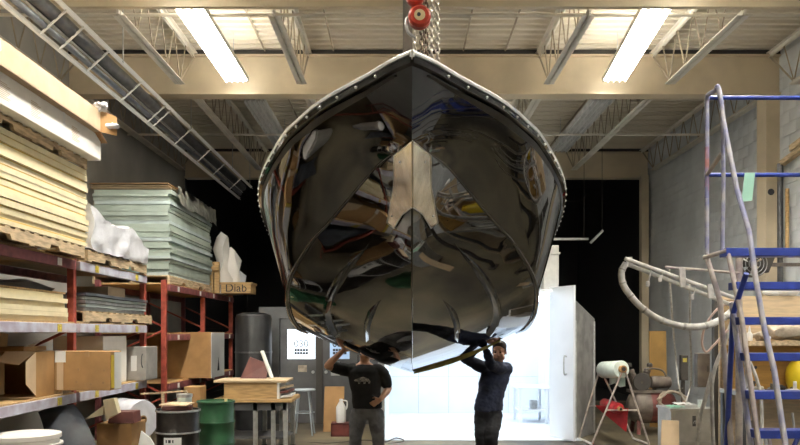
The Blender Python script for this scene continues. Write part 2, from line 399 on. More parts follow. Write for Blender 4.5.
bm = B(); span(bm, (bx0-.06, by0, bz), (2.44, by1+.06, bz+.04)); span(bm, (2.44, by0+1., bz), (bx1+.06, by1+.06, bz+.04)); obj('roof_panel', bm, M['boothw'], bt)
bm = B(); span(bm, (bx0, by0-.02, .003), (bx1, by1, .02)); obj('booth_floor', bm, M['boothf'], bt)
bm = B(); span(bm, (bx0-.1, by0-.05, 0), (bx0, by0+.05, bz), .004); obj('door_jamb', bm, M['boothe'], bt)
for x in (bx0+.35, (bx0+bx1)/2, bx1-.35):
    bm = B(); span(bm, (x-.09, by0+.4, bz-.06), (x+.09, by1-.2, bz-.003)); obj('light_strip', bm, M['strip'], bt)
# door leaf swung out towards the room
a, b = Vector((2.50, 12.05, .03)), Vector((2.76, 11.45, .03)); d = (b-a)
bm = B(); n2 = Vector((-d.y, d.x, 0)).normalized()*.04
prism(bm, [a, b, b+Vector((0,0,2.48)), a+Vector((0,0,2.48))], -n2)
o = obj('booth_door', bm, M['boothw'], bt)
bm = B(); hp = a+d*.72+Vector((0,0,1.2))-n2; tube(bm, cat([hp+Vector((0,0,.14)), hp-n2*1.2+Vector((0,0,.13)), hp-n2*1.2-Vector((0,0,.13)), hp-Vector((0,0,.14))], 4), .012, 6); obj('door_handle', bm, M['galv'], o, 40)
# grey sheet-metal cabinet beside the door
bm = B(); f0 = Vector((2.80, 11.75, 0)); f1 = Vector((3.37, 12.6, 0))
prism(bm, [f0, f1, f1+Vector((0,0,2.0)), f0+Vector((0,0,2.32))], Vector((-.06, .30, 0)))
o = tag(obj('metal_hood', bm, M['boothe']), 'grey sheet metal panel with a sloping top beside the open booth door', 'panel')
bm = B()
for q in (.06, .94): p = f0.lerp(f1, q); bar(bm, p+Vector((.012,-.01,.02)), p+Vector((.012,-.01,1.95)), .03, .02)
obj('edge_angle', bm, M['galv'], o)
bm = B(); span(bm, (2.42, 12.3, bz+.045), (2.68, 12.65, 3.25), .01); o = tag(obj('exhaust_box', bm, M['crate']), 'pale boxy exhaust duct on the booth roof right of the boat', 'duct')
bm = B(); span(bm, (2.40, 12.28, 3.1), (2.70, 12.67, 3.13)); obj('flange', bm, M['crate'], o)
# table inside the booth
t = thing('white_table', 'white painted work table at the right inside the booth', 'table', (2.5, 14.1, 0))
bm = B(); span(bm, (2.2, 13.7, .68), (2.82, 14.5, .72), .005); obj('table_top', bm, M['boothw'], t)
for x in (2.26, 2.76):
    for y in (13.76, 14.44): bm = B(); bar(bm, (x, y, .02), (x, y, .68), .05, .05); obj('leg', bm, M['boothw'], t)
bm = B(); span(bm, (2.26, 13.74, .25), (2.76, 14.46, .28)); obj('lower_shelf', bm, M['boothw'], t)
bm = B(); span(bm, (2.5, 14.0, .28), (2.64, 14.14, .44), .02); tag(obj('paint_can', bm, M['galv']), 'small grey tin on the lower shelf of the white table', 'tin')
# ------------------------------------------------------------------ partition with double doors
YP = 13.85
bm = B(); span(bm, (-2.75, YP, 0), (-2.36, YP+.1, 2.25)); span(bm, (-.84, YP, 0), (bx0-.07, YP+.1, 2.25)); span(bm, (-2.36, YP, 2.03), (-.84, YP+.1, 2.25))
struct('wall_partition', bm, M['doorg'], 'low dark grey partition wall around the double doors')
for k, (xa, xb, lt) in enumerate(((-2.34, -1.65, 'lit'), (-1.52, -.86, 'litb'))):
    dn = 'door_%d' % (k+1)
    bm = B(); zw0, zw1 = 1.25, 1.82; ya, yb = YP+.01, YP+.055; wa, wb = xa+.13, xb-.02 if k == 0 else xb-.15
    span(bm, (xa, ya, .02), (wa, yb, 2.02)); span(bm, (wb, ya, .02), (xb, yb, 2.02)); span(bm, (wa, ya, .02), (wb, yb, zw0)); span(bm, (wa, ya, zw1), (wb, yb, 2.02))
    d = struct(dn, bm, M['doorg'], 'grey workshop door with a bright glazed window' if k == 0 else 'grey workshop door with a bluish window behind the man in the black shirt')
    bm = B(); span(bm, (wa, ya+.015, zw0), (wb, ya+.022, zw1)); obj('pane', bm, M[lt], d)
    bm = B(); lathe(bm, [(.03,0),(.03,.05)], (xb-.06 if k == 0 else xa+.06, ya-.05, 1.0), 12, 'Y'); obj('door_knob', bm, M['galv'], d, 40)
    bm = B(); px = xa+.34 if k == 0 else xa+.15; span(bm, (px, ya-.006, .93 if k else 1.0), (px+.17, ya-.002, 1.13 if k == 0 else 1.2)); obj('notice', bm, M['cloth' if k == 0 else 'galv'], d)
    # notice on the glass: two unreadable rows
    cx = (wa+wb)/2+.0
    text('window_sign', '030', .19, (cx, ya-.006, zw0+.29), (math.pi/2,0,0), M['ink'], d)
    bm = B()
    for r in range(2):
        for q in range(5): span(bm, (cx-.13+.054*q, ya-.010, zw0+.09+.06*r), (cx-.085+.054*q, ya-.004, zw0+.135+.06*r))
    o = obj('sign_rows', bm, M['ink'], d); o['kind'] = 'stuff'
bm = B(); span(bm, (-1.65, YP-.02, 0), (-1.52, YP+.06, 2.03)); struct('trim_6', bm, M['gap'], 'dark centre post between the two workshop doors')
# tall tank left of the doors
o = thing('storage_tank', 'tall dull grey cylindrical tank left of the grey doors', 'tank', (-2.72, 13.2, 0))
bm = B(); lathe(bm, [(.0,0),(.33,0),(.33,2.02),(.31,2.08),(.2,2.12),(0,2.13)], (-2.72,13.2,0), 28, cap=False); obj('tank_shell', bm, M['tank'], o, 40)
for z in (.5, 1.4): bm = B(); lathe(bm, [(.33,-.015),(.34,-.015),(.34,.015),(.33,.015)], (-2.72,13.2,z), 28, cap=False); obj('tank_band', bm, M['darksteel'], o, 40)
# dim pipes in the dark hall
bm = B(); bar(bm, (3.6, 17.4, 4.02), (4.5, 17.4, 4.02), .07, .05); tag(obj('strip_fitting', bm, M['galv']), 'pale horizontal strip hanging in the dark right of the hull', 'strip light')
bm = B(); bar(bm, (4.5, 17.2, 3.9), (4.8, 17.2, 4.2), .07, .05); tag(obj('strip_fitting', bm, M['galv']), 'short slanting pale strip hanging in the dark right of the hull', 'strip light')
for x, z in ((3.7, 4.05), (4.4, 4.05)):
    bm = B(); tube(bm, [(x, 17.4, z), (x, 17.4, 6.5)], .006, 5); obj('hanger', bm, M['gap'], bpy.data.objects['strip_fitting'])
bm = B(); tube(bm, [(4.78, 17.2, 4.19), (4.78, 17.2, 6.5)], .006, 5); obj('hanger', bm, M['gap'], bpy.data.objects['strip_fitting.001'])
# ------------------------------------------------------------------ the boat: mirror-black hull hung by the bow
from mathutils.bvhtree import BVHTree
CX = lambda D: 10*D/F
SH = [(3.6,0,3.155),(3.70,.11,3.146),(3.855,.24,3.13),(4.17,.52,3.10),(4.465,.715,3.07),(4.80,.893,3.038),(5.66,1.215,2.954),(6.545,1.39,2.868),(7.75,1.52,2.75),(8.78,1.60,2.65)]
CH = [(3.94,0,2.75),(4.15,.09,2.79),(4.4,.18,2.80),(4.7,.295,2.765),(5.4,.62,2.58),(5.8,.82,2.47),(6.5,1.11,2.21),(7.4,1.26,1.97),(8.2,1.30,1.82),(8.78,1.28,1.775)]
KL = [(3.94,0,2.75),(4.25,0,2.49),(4.7,0,2.235),(5.3,0,1.99),(6.2,0,1.72),(7.4,0,1.46),(8.78,0,1.27)]
def resample(c, n):
    p = cat([Vector((h, d, z)) for d, h, z in c], 12); L = [0]
    for a, b in zip(p, p[1:]): L.append(L[-1]+(b-a).length)
    out = []; j = 0
    for i in range(n+1):
        s = L[-1]*i/n
        while j < len(p)-2 and L[j+1] < s: j += 1
        t = (s-L[j])/max(1e-9, L[j+1]-L[j]); out.append(p[j].lerp(p[j+1], min(1, t)))
    return out
NS = 64; sh, ch, kl = resample(SH, NS), resample(CH, NS), resample(KL, NS)
for i in range(NS+1):
    sh[i].x = max(0, sh[i].x)*(.985-.02*i/NS); ch[i].x = max(0, ch[i].x); kl[i].x = 0
def section(i):
    out = []
    for k in range(9):
        t = k/8; p = kl[i].lerp(ch[i], t); p = p+Vector((.25, -.1, -.9))*(.045*math.sin(math.pi*t)*min(1, ch[i].x)); out.append(p)
    for k in range(1, 9):
        t = k/8; c_, s_ = ch[i], sh[i]; f_ = min(1, max(0, (i/NS-.35)/.45)); q = Vector((c_.x+(s_.x-c_.x)*(.72-.24*f_), c_.y+(s_.y-c_.y)*.55, c_.z+(s_.z-c_.z)*(.30+.24*f_))); out.append(c_*(1-t)**2+q*(2*t*(1-t))+s_*t*t)
    return out
def mir(p, s): return Vector((CX(p.y)+s*p.x, p.y, p.z))
boat = thing('boat', 'mirror black boat hull hanging bow up from the hoist chains', 'boat', at(412, 372, 8.78))
bm = B(); grid = {}
for s in (1, -1):
    for i in range(NS+1):
        grid[s, i] = [bm.verts.new(mir(p, s)) for p in section(i)]
    for i in range(NS):
        for k in range(16):
            q = (grid[s, i][k], grid[s, i][k+1], grid[s, i+1][k+1], grid[s, i+1][k])
            bm.faces.new(q if s > 0 else q[::-1])
bm.faces.new(grid[1, NS][::-1]+grid[-1, NS][1:])
bmesh.ops.remove_doubles(bm, verts=bm.verts, dist=.0008)
bmesh.ops.dissolve_degenerate(bm, dist=.0001, edges=bm.edges)
BVH = BVHTree.FromBMesh(bm)
obj('hull', bm, M['hull'], boat, 24)
def hit(x, y):
    o = Vector((0, 0, HC)); d = (at(x, y, 5)-o).normalized(); p, n, _, _ = BVH.ray_cast(o, d)
    if p is None: return None
    return p, (n if n.dot(d) < 0 else -n)
# deck, a little below the rail
bm = B(); dv = [[bm.verts.new(mir(sh[i], s)+Vector((-.01*s, 0, -.07))) for i in range(2, NS+1)] for s in (1, -1)]
for k in range(NS-2): bm.faces.new((dv[0][k], dv[0][k+1], dv[1][k+1], dv[1][k]))
obj('deck', bm, M['hullin'], boat)
# metal gunwale rim with its rubbing band and bolts
for s in (1, -1):
    pts = [mir(p, s) for p in sh]
    bm = B(); V = []
    for i, p in enumerate(pts):
        t = (pts[min(i+1, NS)]-pts[max(i-1, 0)]); o_ = Vector((t.y, -t.x, 0)).normalized()*s
        r = .42+.36*i/NS
        prof = [(-.006,-.03),(.020,-.028),(.030,-.005),(.022,.018),(-.006,.024),(-.03,.012)]
        V.append([bm.verts.new(p+o_*a*r+Vector((0,0,b*r))) for a, b in prof])
    for a, b in zip(V, V[1:]):
        for k in range(6): bm.faces.new((a[k], a[(k+1) % 6], b[(k+1) % 6], b[k]))
    bm.faces.new(V[0]); bm.faces.new(V[-1])
    obj('gunwale_rim', bm, M['chrome'], boat, 50, 'polished metal rim along the hull edge')
    bm = B(); V = []
    for i, p in enumerate(pts):
        t = (pts[min(i+1, NS)]-pts[max(i-1, 0)]); o_ = Vector((t.y, -t.x, 0)).normalized()*s
        V.append([bm.verts.new(p+o_*a+Vector((0,0,b))) for a, b in [(-.012,-.026),(.016,-.028),(.013,-.056),(-.012,-.060)]])
    for a, b in zip(V, V[1:]):
        for k in range(4): bm.faces.new((a[k], a[(k+1) % 4], b[(k+1) % 4], b[k]))
    bm.faces.new(V[0]); bm.faces.new(V[-1])
    obj('rub_band', bm, M['hull'], boat, 50)
    for i in range(3, NS, 2):
        p = pts[i]; t = pts[i+1]-pts[i]; o_ = Vector((t.y, -t.x, 0)).normalized()*s
        bm = B(); ball(bm, p+o_*.016+Vector((0,0,-.041)), .010, (1,1,1), sub=1); obj('rim_bolt', bm, M['chrome'], boat, 60)
    # chine lip
    bm = B(); cp = [mir(p, s) for p in ch]; tube(bm, cp, [.004+.036*(i/NS)**1.2 for i in range(NS+1)], 8); obj('chine_lip', bm, M['hull'], boat, 60)
bm = B(); p = mir(sh[0], 1); box(bm, p+Vector((0,.01,-.012)), (.026,.03,.05), bev=.006); obj('bow_cap', bm, M['chrome'], boat, 50)
# keel bead
bm = B(); tube(bm, [mir(p, 1)+Vector((0,-.002,-.002)) for p in kl], .007, 6); obj('keel_bead', bm, M['hull'], boat, 60)
# strakes
def strake(px, w0, h0, s):
    pts = []
    for x, y in px:
        x = 412+s*(x-412)
        r = hit(x, y)
        if r: pts.append(r)
    P = cat([p for p, n in pts], 5); n0 = [n for p, n in pts]; bm = B(); V = []; m_ = len(P)
    for i, p in enumerate(P):
        f = i/(m_-1); n = n0[min(len(n0)-1, round(f*(len(n0)-1)))]
        t = (P[min(i+1, m_-1)]-P[max(i-1, 0)]).normalized(); sd = n.cross(t).normalized()
        q = min(1, f*2.2+.08)*(1 if f < .97 else .9)
        V.append([bm.verts.new(p+sd*w0*q-n*.01), bm.verts.new(p+n*h0*q+sd*.25*w0*q), bm.verts.new(p+n*h0*q-sd*.25*w0*q), bm.verts.new(p-sd*w0*q-n*.01)])
    for a, b in zip(V, V[1:]):
        for k in range(4): bm.faces.new((a[k], a[(k+1) % 4], b[(k+1) % 4], b[k]))
    bm.faces.new(V[0]); bm.faces.new(V[-1]); obj('strake', bm, M['hull'], boat, 35)
for s in (1, -1):
    strake([(454,243),(464,255),(475,267),(485,281),(493,295),(497,309),(495,322),(489,333)], .045, .05, s)
    strake([(443,300),(449,307),(454,316),(457,327),(457,338)], .035, .05, s)
# stainless plate on the stem
def lift(x, y, e):
    p, n = hit(x, y); return p+(Vector((0,0,HC))-p).normalized()*e
C0, C1 = lift(412.5,141,.04), lift(412.5,207,.05); Cm = lift(412.5,172,.07)
for s in (1, -1):
    pp = [(431,156),(431.5,187),(438,223),(431,228.5),(423,215)]
    R = [lift(412.5+s*(x-412.5), y, .03) for x, y in pp]
    bm = B(); fr = [bm.verts.new(p) for p in [C0, *R, C1, Cm]]
    for q in ((0,1,7),(1,2,7),(2,6,7),(2,5,6),(2,3,5),(3,4,5)): bm.faces.new([fr[k] for k in q])
    bmesh.ops.recalc_face_normals(bm, faces=bm.faces)
    ret = bmesh.ops.extrude_face_region(bm, geom=list(bm.faces)); 
    bmesh.ops.translate(bm, verts=[v for v in ret['geom'] if isinstance(v, bmesh.types.BMVert)], vec=(0, .014, .004))
    pl = obj('stem_plate', bm, M['stain'], boat, 25, 'forked stainless plate on the stem')
    bm = B(); tube(bm, [C0]+[p+Vector((0,-.004,0)) for p in R]+[C1], .0035, 6); obj('plate_highlight_edge', bm, M['chrome'], pl, 60)  # thin bright tube added as the highlight along the plate outline
    for x, y in ((425,162),(433,216)):
        bm = B(); ball(bm, lift(412.5+s*(x-412.5), y, .036), .009, sub=1); obj('bolt', bm, M['galv'], pl, 60)
bm = B(); tube(bm, [C0, Cm, C1], .007, 6); obj('stem_ridge', bm, M['stain'], boat, 60)
# olive taped batten along the right edge of the transom
a, b = mir(kl[NS], 1)+Vector((.02,0,-.01)), mir(kl[NS].lerp(ch[NS], .84), 1)+Vector((0,0,-.02))
bm = B(); n_ = 12; V = []
for i in range(n_+1):
    p = a.lerp(b, i/n_); h = .008+.06*math.sin(math.pi*min(1, i/n_*.9)); V.append([bm.verts.new(p+Vector((0,dy,dz))) for dy, dz in ((-.02,.012),(.02,.012),(.02,-h),(-.02,-h))])
for u, v in zip(V, V[1:]):
    for k in range(4): bm.faces.new((u[k], u[(k+1) % 4], v[(k+1) % 4], v[k]))
bm.faces.new(V[0]); bm.faces.new(V[-1]); obj('edge_batten', bm, M['olive'], boat, 30, 'olive yellow taped batten under the right stern edge')
# ------------------------------------------------------------------ hoist
bm = B(); span(bm, (.02, 1.9, 5.30), (.16, 5.5, 5.32)); span(bm, (.02, 1.9, 5.5), (.16, 5.5, 5.52)); span(bm, (.082, 1.9, 5.3), (.098, 5.5, 5.52))
struct('trim_monorail', bm, M['beam'], 'hoist runway beam under the roof over the bow')
hx, hD = .092, 3.66
bm = B()
for y in (2.02, 5.46): span(bm, (.04, y, 5.52), (.14, y+.1, ZB))
obj('beam_hanger', bm, M['beam'], bpy.data.objects['trim_monorail'])
t = thing('chain_hoist', 'red hoist hook block with a cream emblem above the bow', 'hoist', (hx, hD, 3.2))
bm = B(); box(bm, (hx, hD, 5.12), (.22,.3,.3), bev=.04); obj('hoist_body', bm, M['hook'], t, 40)
bm = B(); box(bm, (hx, hD, 5.30), (.12,.16,.10), bev=.01); obj('trolley', bm, M['darksteel'], t)
for (x, y, r) in ((419.5, 17.5, .058), (415, -3, .045)):
    c = at(x, y, hD); bm = B(); lathe(bm, [(0,-.03),(r*.8,-.03),(r,-.018),(r,.018),(r*.8,.03),(0,.03)], c, 20, 'Y', cap=False); blkp = obj('hook_block', bm, M['hook'], t, 40)
    bm = B(); lathe(bm, [(r*.48,-.036),(r*.48,-.028)], c, 16, 'Y'); obj('emblem', bm, M['cream'], blkp)
    bm = B(); lathe(bm, [(.010,-.04),(.010,-.03)], c+Vector((-.004,0,0)), 8, 'Y'); obj('rivet', bm, M['ink'], blkp)
c = at(417, 30, hD)
bm = B(); tube(bm, cat([c+Vector((.02,0,.07)), c+Vector((-.05,0,.06)), c+Vector((-.045,0,-.01)), c+Vector((-.005,0,-.04))], 5), .008, 8); obj('hook', bm, M['galv'], t, 50)
bm = B(); span(bm, (hx-.01, hD-.005, 3.45), (hx+.01, hD+.005, 5.0)); obj('lift_rod', bm, M['dchain'], t)
def chain(x, y0, y1, D, ln, wr, m_, label, ztop=None):
    a, b = at(x, y0, D), at(x, y1, D)
    if ztop: a.z = ztop
    bm = B(); n = max(2, int((a-b).length/(ln*.74)))
    for k in range(n):
        c = a.lerp(b, (k+.5)/n); ang = 0 if k % 2 else math.pi/2; u = Vector((math.cos(ang), math.sin(ang), 0)); ring = []
        hw, hl = ln*.3, ln*.5
        for q in range(8):
            th = 2*math.pi*q/8; ring.append(c+u*hw*math.cos(th)+Vector((0,0,1))*(hl*math.sin(th)))
        tube(bm, ring+[ring[0]], wr, 5, cap=False)
    o = thing('hoist_chain', label, 'chain', b, 'hoist chains over the bow'); q = obj('chain_links', bm, m_, o, 60); q['kind'] = 'stuff'
chain(414.6, 31, 52.5, hD, .030, .0045, M['chain'], 'short bright chain from the hook to the bow tip')
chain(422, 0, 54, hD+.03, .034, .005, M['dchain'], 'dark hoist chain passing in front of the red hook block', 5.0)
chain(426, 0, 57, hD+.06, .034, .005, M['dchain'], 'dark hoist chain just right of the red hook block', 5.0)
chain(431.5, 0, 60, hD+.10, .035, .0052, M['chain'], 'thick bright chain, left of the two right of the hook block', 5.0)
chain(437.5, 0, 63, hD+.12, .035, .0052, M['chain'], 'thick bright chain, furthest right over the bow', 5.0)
bm = B(); span(bm, (.01, 8.4, 2.97), (.12, 8.44, 6.45)); span(bm, (.01, 8.4, 2.97), (.018, 8.5, 6.45)); span(bm, (.112, 8.4, 2.97), (.12, 8.5, 6.45))
bar_ = tag(obj('hanging_channel', bm, M['post']), 'grey steel channel hanging straight down behind the bow', 'channel')
bm = B(); span(bm, (-.06, 8.35, 6.43), (.19, 8.55, 6.5)); obj('mount_plate', bm, M['post'], bar_)
bm = B(); span(bm, (.02, 8.41, 2.66), (.11, 8.49, 2.98)); obj('foot', bm, M['post'], bar_)
# ------------------------------------------------------------------ pallet racks at the left
XF, XB = -3.9, -4.98
def rack(ys, levels, zt, label, cols, y_extra=None):
    t = thing('pallet_rack', label, 'rack', (XF, ys[0], 0))
    for y in ys:
        for x, m_ in ((XF, 'red'), (XB, 'maroon')):
            bm = B(); span(bm, (x-.04, y-.04, .01), (x+.04, y+.04, zt), .006); obj('upright', bm, M[m_], t)
            bm = B(); span(bm, (x-.07, y-.07, 0), (x+.07, y+.07, .012)); obj('foot_plate', bm, M[m_], t)
        z = .2; fl = 0
        while z < zt-.6:
            bm = B(); bar(bm, (XF, y, z if fl else z+.5), (XB, y, z+.5 if fl else z), .03, .03); obj('brace', bm, M['red'], t); z += .55; fl ^= 1
    for a, b, k in zip(ys, ys[1:], range(9)):
        for li, z in enumerate(levels):
            c = cols[k][li]
            for x, s in ((XF+.055, 1), (XB-.03, -1)):
                bm = B(); span(bm, (x-.025, a+.05, z-.125), (x+.025, b-.05, z-.018), .006); o = obj('beam', bm, M[c if s > 0 else 'maroon'], t)
                if s > 0:
                    for q in (.22, .80): 
                        bm = B(); yy = a+(b-a)*q; span(bm, (x+.026, yy-.05, z-.115), (x+.03, yy+.05, z-.03)); span(bm, (x+.03, yy-.02, z-.10), (x+.033, yy+.02, z-.05)); obj('beam_clip', bm, M['tag'] if c != 'maroon' else M['paper'], o)
            bm = B(); span(bm, (XB, a+.06, z-.018), (XF+.06, b-.06, z)); obj('shelf_board', bm, M['ply'], t)
    return t
rack((6.16, 8.5, 10.84), (1.06, 1.88, 2.62), 2.66, 'nearer red and lilac pallet rack along the left wall', (('lilac','lilac','maroon'), ('lilac','lilac','lilac')))
rack((11.8, 14.1, 16.4), (.93, 1.75, 2.57), 2.62, 'farther pallet rack carrying the grey green foam stack', (('maroon','maroon','maroon'), ('maroon','maroon','maroon')))
def pallet(x0, x1, y0, y1, z, label, m_='wood', h=.14):
    t = thing('pallet', label, 'pallet', ((x0+x1)/2, y0, z), 'wooden pallets on the racks')
    for x in (x0+.02, (x0+x1)/2, x1-.02):
        L = y1-y0; n = .22; bm = B(); P = []
        segs = [(0,0),(0,h-.034)]
        bot = [(L,h-.034),(L,0)]
        for a in (.70, .30): bot += [(L*a+n/2,0),(L*a+n/2-.03,.05),(L*a-n/2+.03,.05),(L*a-n/2,0)]
        P = [(x-.019, y0+a, z+.016+b) for a, b in segs+bot]
        prism(bm, P, (.038,0,0)); obj('stringer', bm, M[m_], t)
    n = max(6, int((y1-y0)/.17)); st = (y1-y0-.09)/(n-1)
    for k in range(n):
        bm = B(); y = y0+k*st; span(bm, (x0, y, z+h-.018), (x1, y+.09, z+h)); obj('deck_board', bm, M['wood'], t)
    for k in range(3):
        bm = B(); y = y0+k*(y1-y0-.1)/2; span(bm, (x0, y, z), (x1, y+.1, z+.016)); obj('bottom_board', bm, M['wood'], t)
    return t
def sheet(name, x0, x1, y0, y1, z, th, m_, label, group, cat_='sheet', me_=None, warp=0, j=.02):
    bm = B(); n = 7; jx, jy = random.uniform(-j, j), random.uniform(-j, j); a = random.uniform(-1, 1)*warp; V = []
    for i in range(n+1):
        y = y0+jy+(y1-y0)*i/n; w_ = warp*.5*math.sin(i*1.3+a*9) if warp else 0
        V.append([bm.verts.new((x+jx*(1 if x > (x0+x1)/2 else .5), y, z+zz+w_)) for x, zz in ((x0, 0), (x1, 0), (x1, th), (x0, th))])
    for u, v in zip(V, V[1:]):
        for k in range(4): bm.faces.new((u[k], u[(k+1) % 4], v[(k+1) % 4], v[k]))
    bm.faces.new(V[0]); bm.faces.new(V[-1]); return tag(obj(name, bm, m_), label, cat_, group)
ORD = ('lowest','second','third','fourth','fifth','sixth','seventh','eighth','ninth','tenth','eleventh','twelfth','thirteenth','fourteenth','fifteenth','sixteenth','seventeenth','eighteenth','nineteenth','twentieth','twenty-first','twenty-second','twenty-third','twenty-fourth','twenty-fifth','twenty-sixth','twenty-seventh','twenty-eighth','twenty-ninth','thirtieth')
def nth(k): return ORD[k]+(' from the bottom' if k else '')
# top left: pallet, yellow foam sheets, pallet, white carton, long carton
pallet(-4.85, -3.70, 6.0, 8.40, 2.62, 'whitened wooden pallet under the tall pale yellow foam stack', 'wood')
z = 2.765; G = 'pale yellow foam sheets on the top shelf'
k = 0
while z < 3.64:
    th = random.choice((.042, .05, .058)); sheet('foam_sheet', -4.85, -3.70, 6.02, 8.46, z, th, M['yfoam'], 'pale yellow foam sheet, %s in the tall top shelf stack' % nth(k), G, j=.018)
    z += th
    if k % 3 != 1: sheet('interleaf_sheet', -4.84, -3.715, 6.03, 8.44, z, .016, M['yedge'], 'deep yellow interleaf, %s in the tall pale yellow stack' % nth(k), 'yellow interleaves', j=.008); z += .016
    k += 1
pallet(-4.85, -3.68, 6.0, 8.42, z+.002, 'dirty wooden pallet lying on top of the pale yellow foam stack', 'wood', .12); z += .124
t = thing('white_carton', 'long flat white carton on the pallet above the yellow foam', 'carton', (-4.2, 6, z))
bm = B(); span(bm, (-4.8, 5.6, z), (-3.555, 8.50, z+.29), .008); obj('carton_body', bm, M['wcarton'], t)
for y in (6.35, 6.9, 7.75):
    bm = B()
    for q in range(9): span(bm, (-3.5555, y, z+.06+.017*q), (-3.554, y+.16+.03*math.sin(q*2.1), z+.066+.017*q))
    o = obj('printed_lines', bm, M['carton2'], t); o['kind'] = 'stuff'
bm = B(); span(bm, (-3.557, 7.55, z), (-3.553, 7.60, z+.29)); obj('tape_strip', bm, M['paper'], t)
z += .292
t = thing('long_carton', 'very long pale cardboard carton overhanging the white carton', 'carton', (-4, 6, z))
bm = B(); x0, x1, y0, y1, h = -4.3, -3.485, 5.7, 8.32, .25; tk = .008
span(bm, (x0, y0, z), (x1, y1, z+tk)); span(bm, (x0, y0, z+h-tk), (x1, y1, z+h)); span(bm, (x1-tk, y0, z), (x1, y1, z+h)); span(bm, (x0, y0, z), (x0+tk, y1, z+h)); span(bm, (x0, y1-.25, z), (x1, y1-.24, z+h))
obj('carton_body', bm, M['carton2'], t)
for q, (p, d) in enumerate((((x1, y1, z), (.12, .16, 0)), ((x0, y1, z), (-.1, .2, 0)))):
    bm = B(); P = Vector(p); prism(bm, [P, P+Vector(d), P+Vector(d)+Vector((0,0,h*.9)), P+Vector((0,0,h))], (.005,.005,0)); obj('end_flap', bm, M['carton'], t)
bm = B(); P = Vector((x1, y1, z)); prism(bm, [P, P+Vector((-.16,0,0)), P+Vector((-.16,.2,-.08)), P+Vector((0,.2,-.08))], (0,0,.005)); obj('end_flap', bm, M['carton'], t)
for c, lb in (((-3.47, 8.3, z+h+.03), 'crumpled clear film at the far end of the long carton'), ((-3.39, 8.44, z+.1), 'torn film hanging from the open end of the long carton')):
    bm = B(); ball(bm, c, .055, (1,1.1,.8), sub=3)
    for v in bm.verts: v.co += (v.co-Vector(c))*noise.noise(v.co*26)*1.3
    tag(obj('film_scrap', bm, M['plastic'], None, 60), lb, 'film')
t = thing('open_carton', 'brown carton with a hanging flap at the top left corner', 'carton', (-4.2, 5.9, z+h))
bm = B(); span(bm, (-4.25, 5.75, z+h), (-3.75, 6.35, z+h+.10)); obj('carton_body', bm, M['carton2'], t)
bm = B(); prism(bm, [(-3.75, 6.05, z+h+.02), (-3.47, 6.05, z+h+.0), (-3.50, 6.12, z+h-.13), (-3.75, 6.12, z+h-.09)], (.01,.02,0)); obj('flap', bm, M['carton'], t)
bm = B(); c = Vector((-3.62, 5.9, z+.12)); ball(bm, (-3.395, 5.98, z+.13), .06, (.5,1.4,1.9), sub=3)
for v in bm.verts: v.co += (v.co-Vector((-3.395,5.98,z+.13)))*noise.noise(v.co*19)*.8
tag(obj('film_scrap', bm, M['plastic'], None, 60), 'crumpled clear film below the brown flap at the left edge', 'film')
# top right bay of the nearer rack: pallet with a wrapped pile
pallet(-4.9, -3.80, 8.72, 10.72, 2.62, 'wooden pallet under the white plastic wrapped pile')
bm = B(); r = bmesh.ops.create_cube(bm, size=1); bmesh.ops.subdivide_edges(bm, edges=bm.edges, cuts=14, use_grid_fill=True)
for v in bm.verts:
    c = v.co.copy(); x = -4.33+c.x*1.1; y = 9.75+c.y*1.9; zz = 2.765+(c.z+.5)*(.42+.10*c.x-.22*c.y+.07*math.sin(c.y*9))
    p = Vector((x, y, zz)); rr = (abs(c.x)*2)**6+(abs(c.z)*2)**6*(c.z > 0)
    p.z -= .10*max(0, rr-1)*(c.z > 0); p += Vector((noise.noise(p*5), noise.noise(p*5+Vector((7,0,0))), noise.noise(p*4+Vector((0,9,0)))))*.058
    p.z = max(p.z, 2.764); v.co = p
tag(obj('wrapped_pile', bm, M['plastic'], None, 70), 'lumpy pile wrapped in white plastic on the top shelf between the two stacks', 'wrapped pile')
# farther rack: grey green foam stack
pallet(-5.14, -3.86, 11.95, 14.6, 2.57, 'wooden pallet under the grey green foam stack')
z = 2.712; k = 0
while z < 4.10:
    th = random.choice((.048, .055, .062, .07)); bl = k > 3
    sheet('grey_green_sheet', -5.14, -3.87, 12.0, 14.6, z, th-.004, M['gfoam'] if k % 5 else M['bfoam'], 'grey green foam sheet, %s in the farther rack stack' % nth(k), 'grey green foam sheets', j=.028); z += th; k += 1
for q in range(3):
    sheet('cardboard_sheet', -5.18, -3.84-.02*q, 11.96-.03*q, 14.66, z+.012+.034*q, .012, M['carton2'] if q < 2 else M['cartonin'], ('lowest', 'middle', 'topmost')[q]+' warped cardboard sheet on the grey green foam stack', 'warped cardboard sheets on the green stack', warp=.02); 
bm = B(); r = 24; V = []
for i in range(r+1):
    y = 12.2+2.5*i/r; row = []
    for j in range(6):
        q = j/5; p = Vector((-3.80+.05*q-.02, y, z+.10-.30*q)); p += Vector((noise.noise(p*6)*.05, 0, noise.noise(p*5+Vector((3,3,3)))*.05)); p.x = max(p.x, -3.80); row.append(bm.verts.new(p))
    V.append(row)
for a, b in zip(V, V[1:]):
    for j in range(5): bm.faces.new((a[j], a[j+1], b[j+1], b[j]))
g = bmesh.ops.solidify(bm, geom=bm.faces[:], thickness=.006)
tag(obj('plastic_drape', bm, M['drape'], None, 60), 'crumpled plastic hanging over the top edge of the green stack', 'plastic sheet')
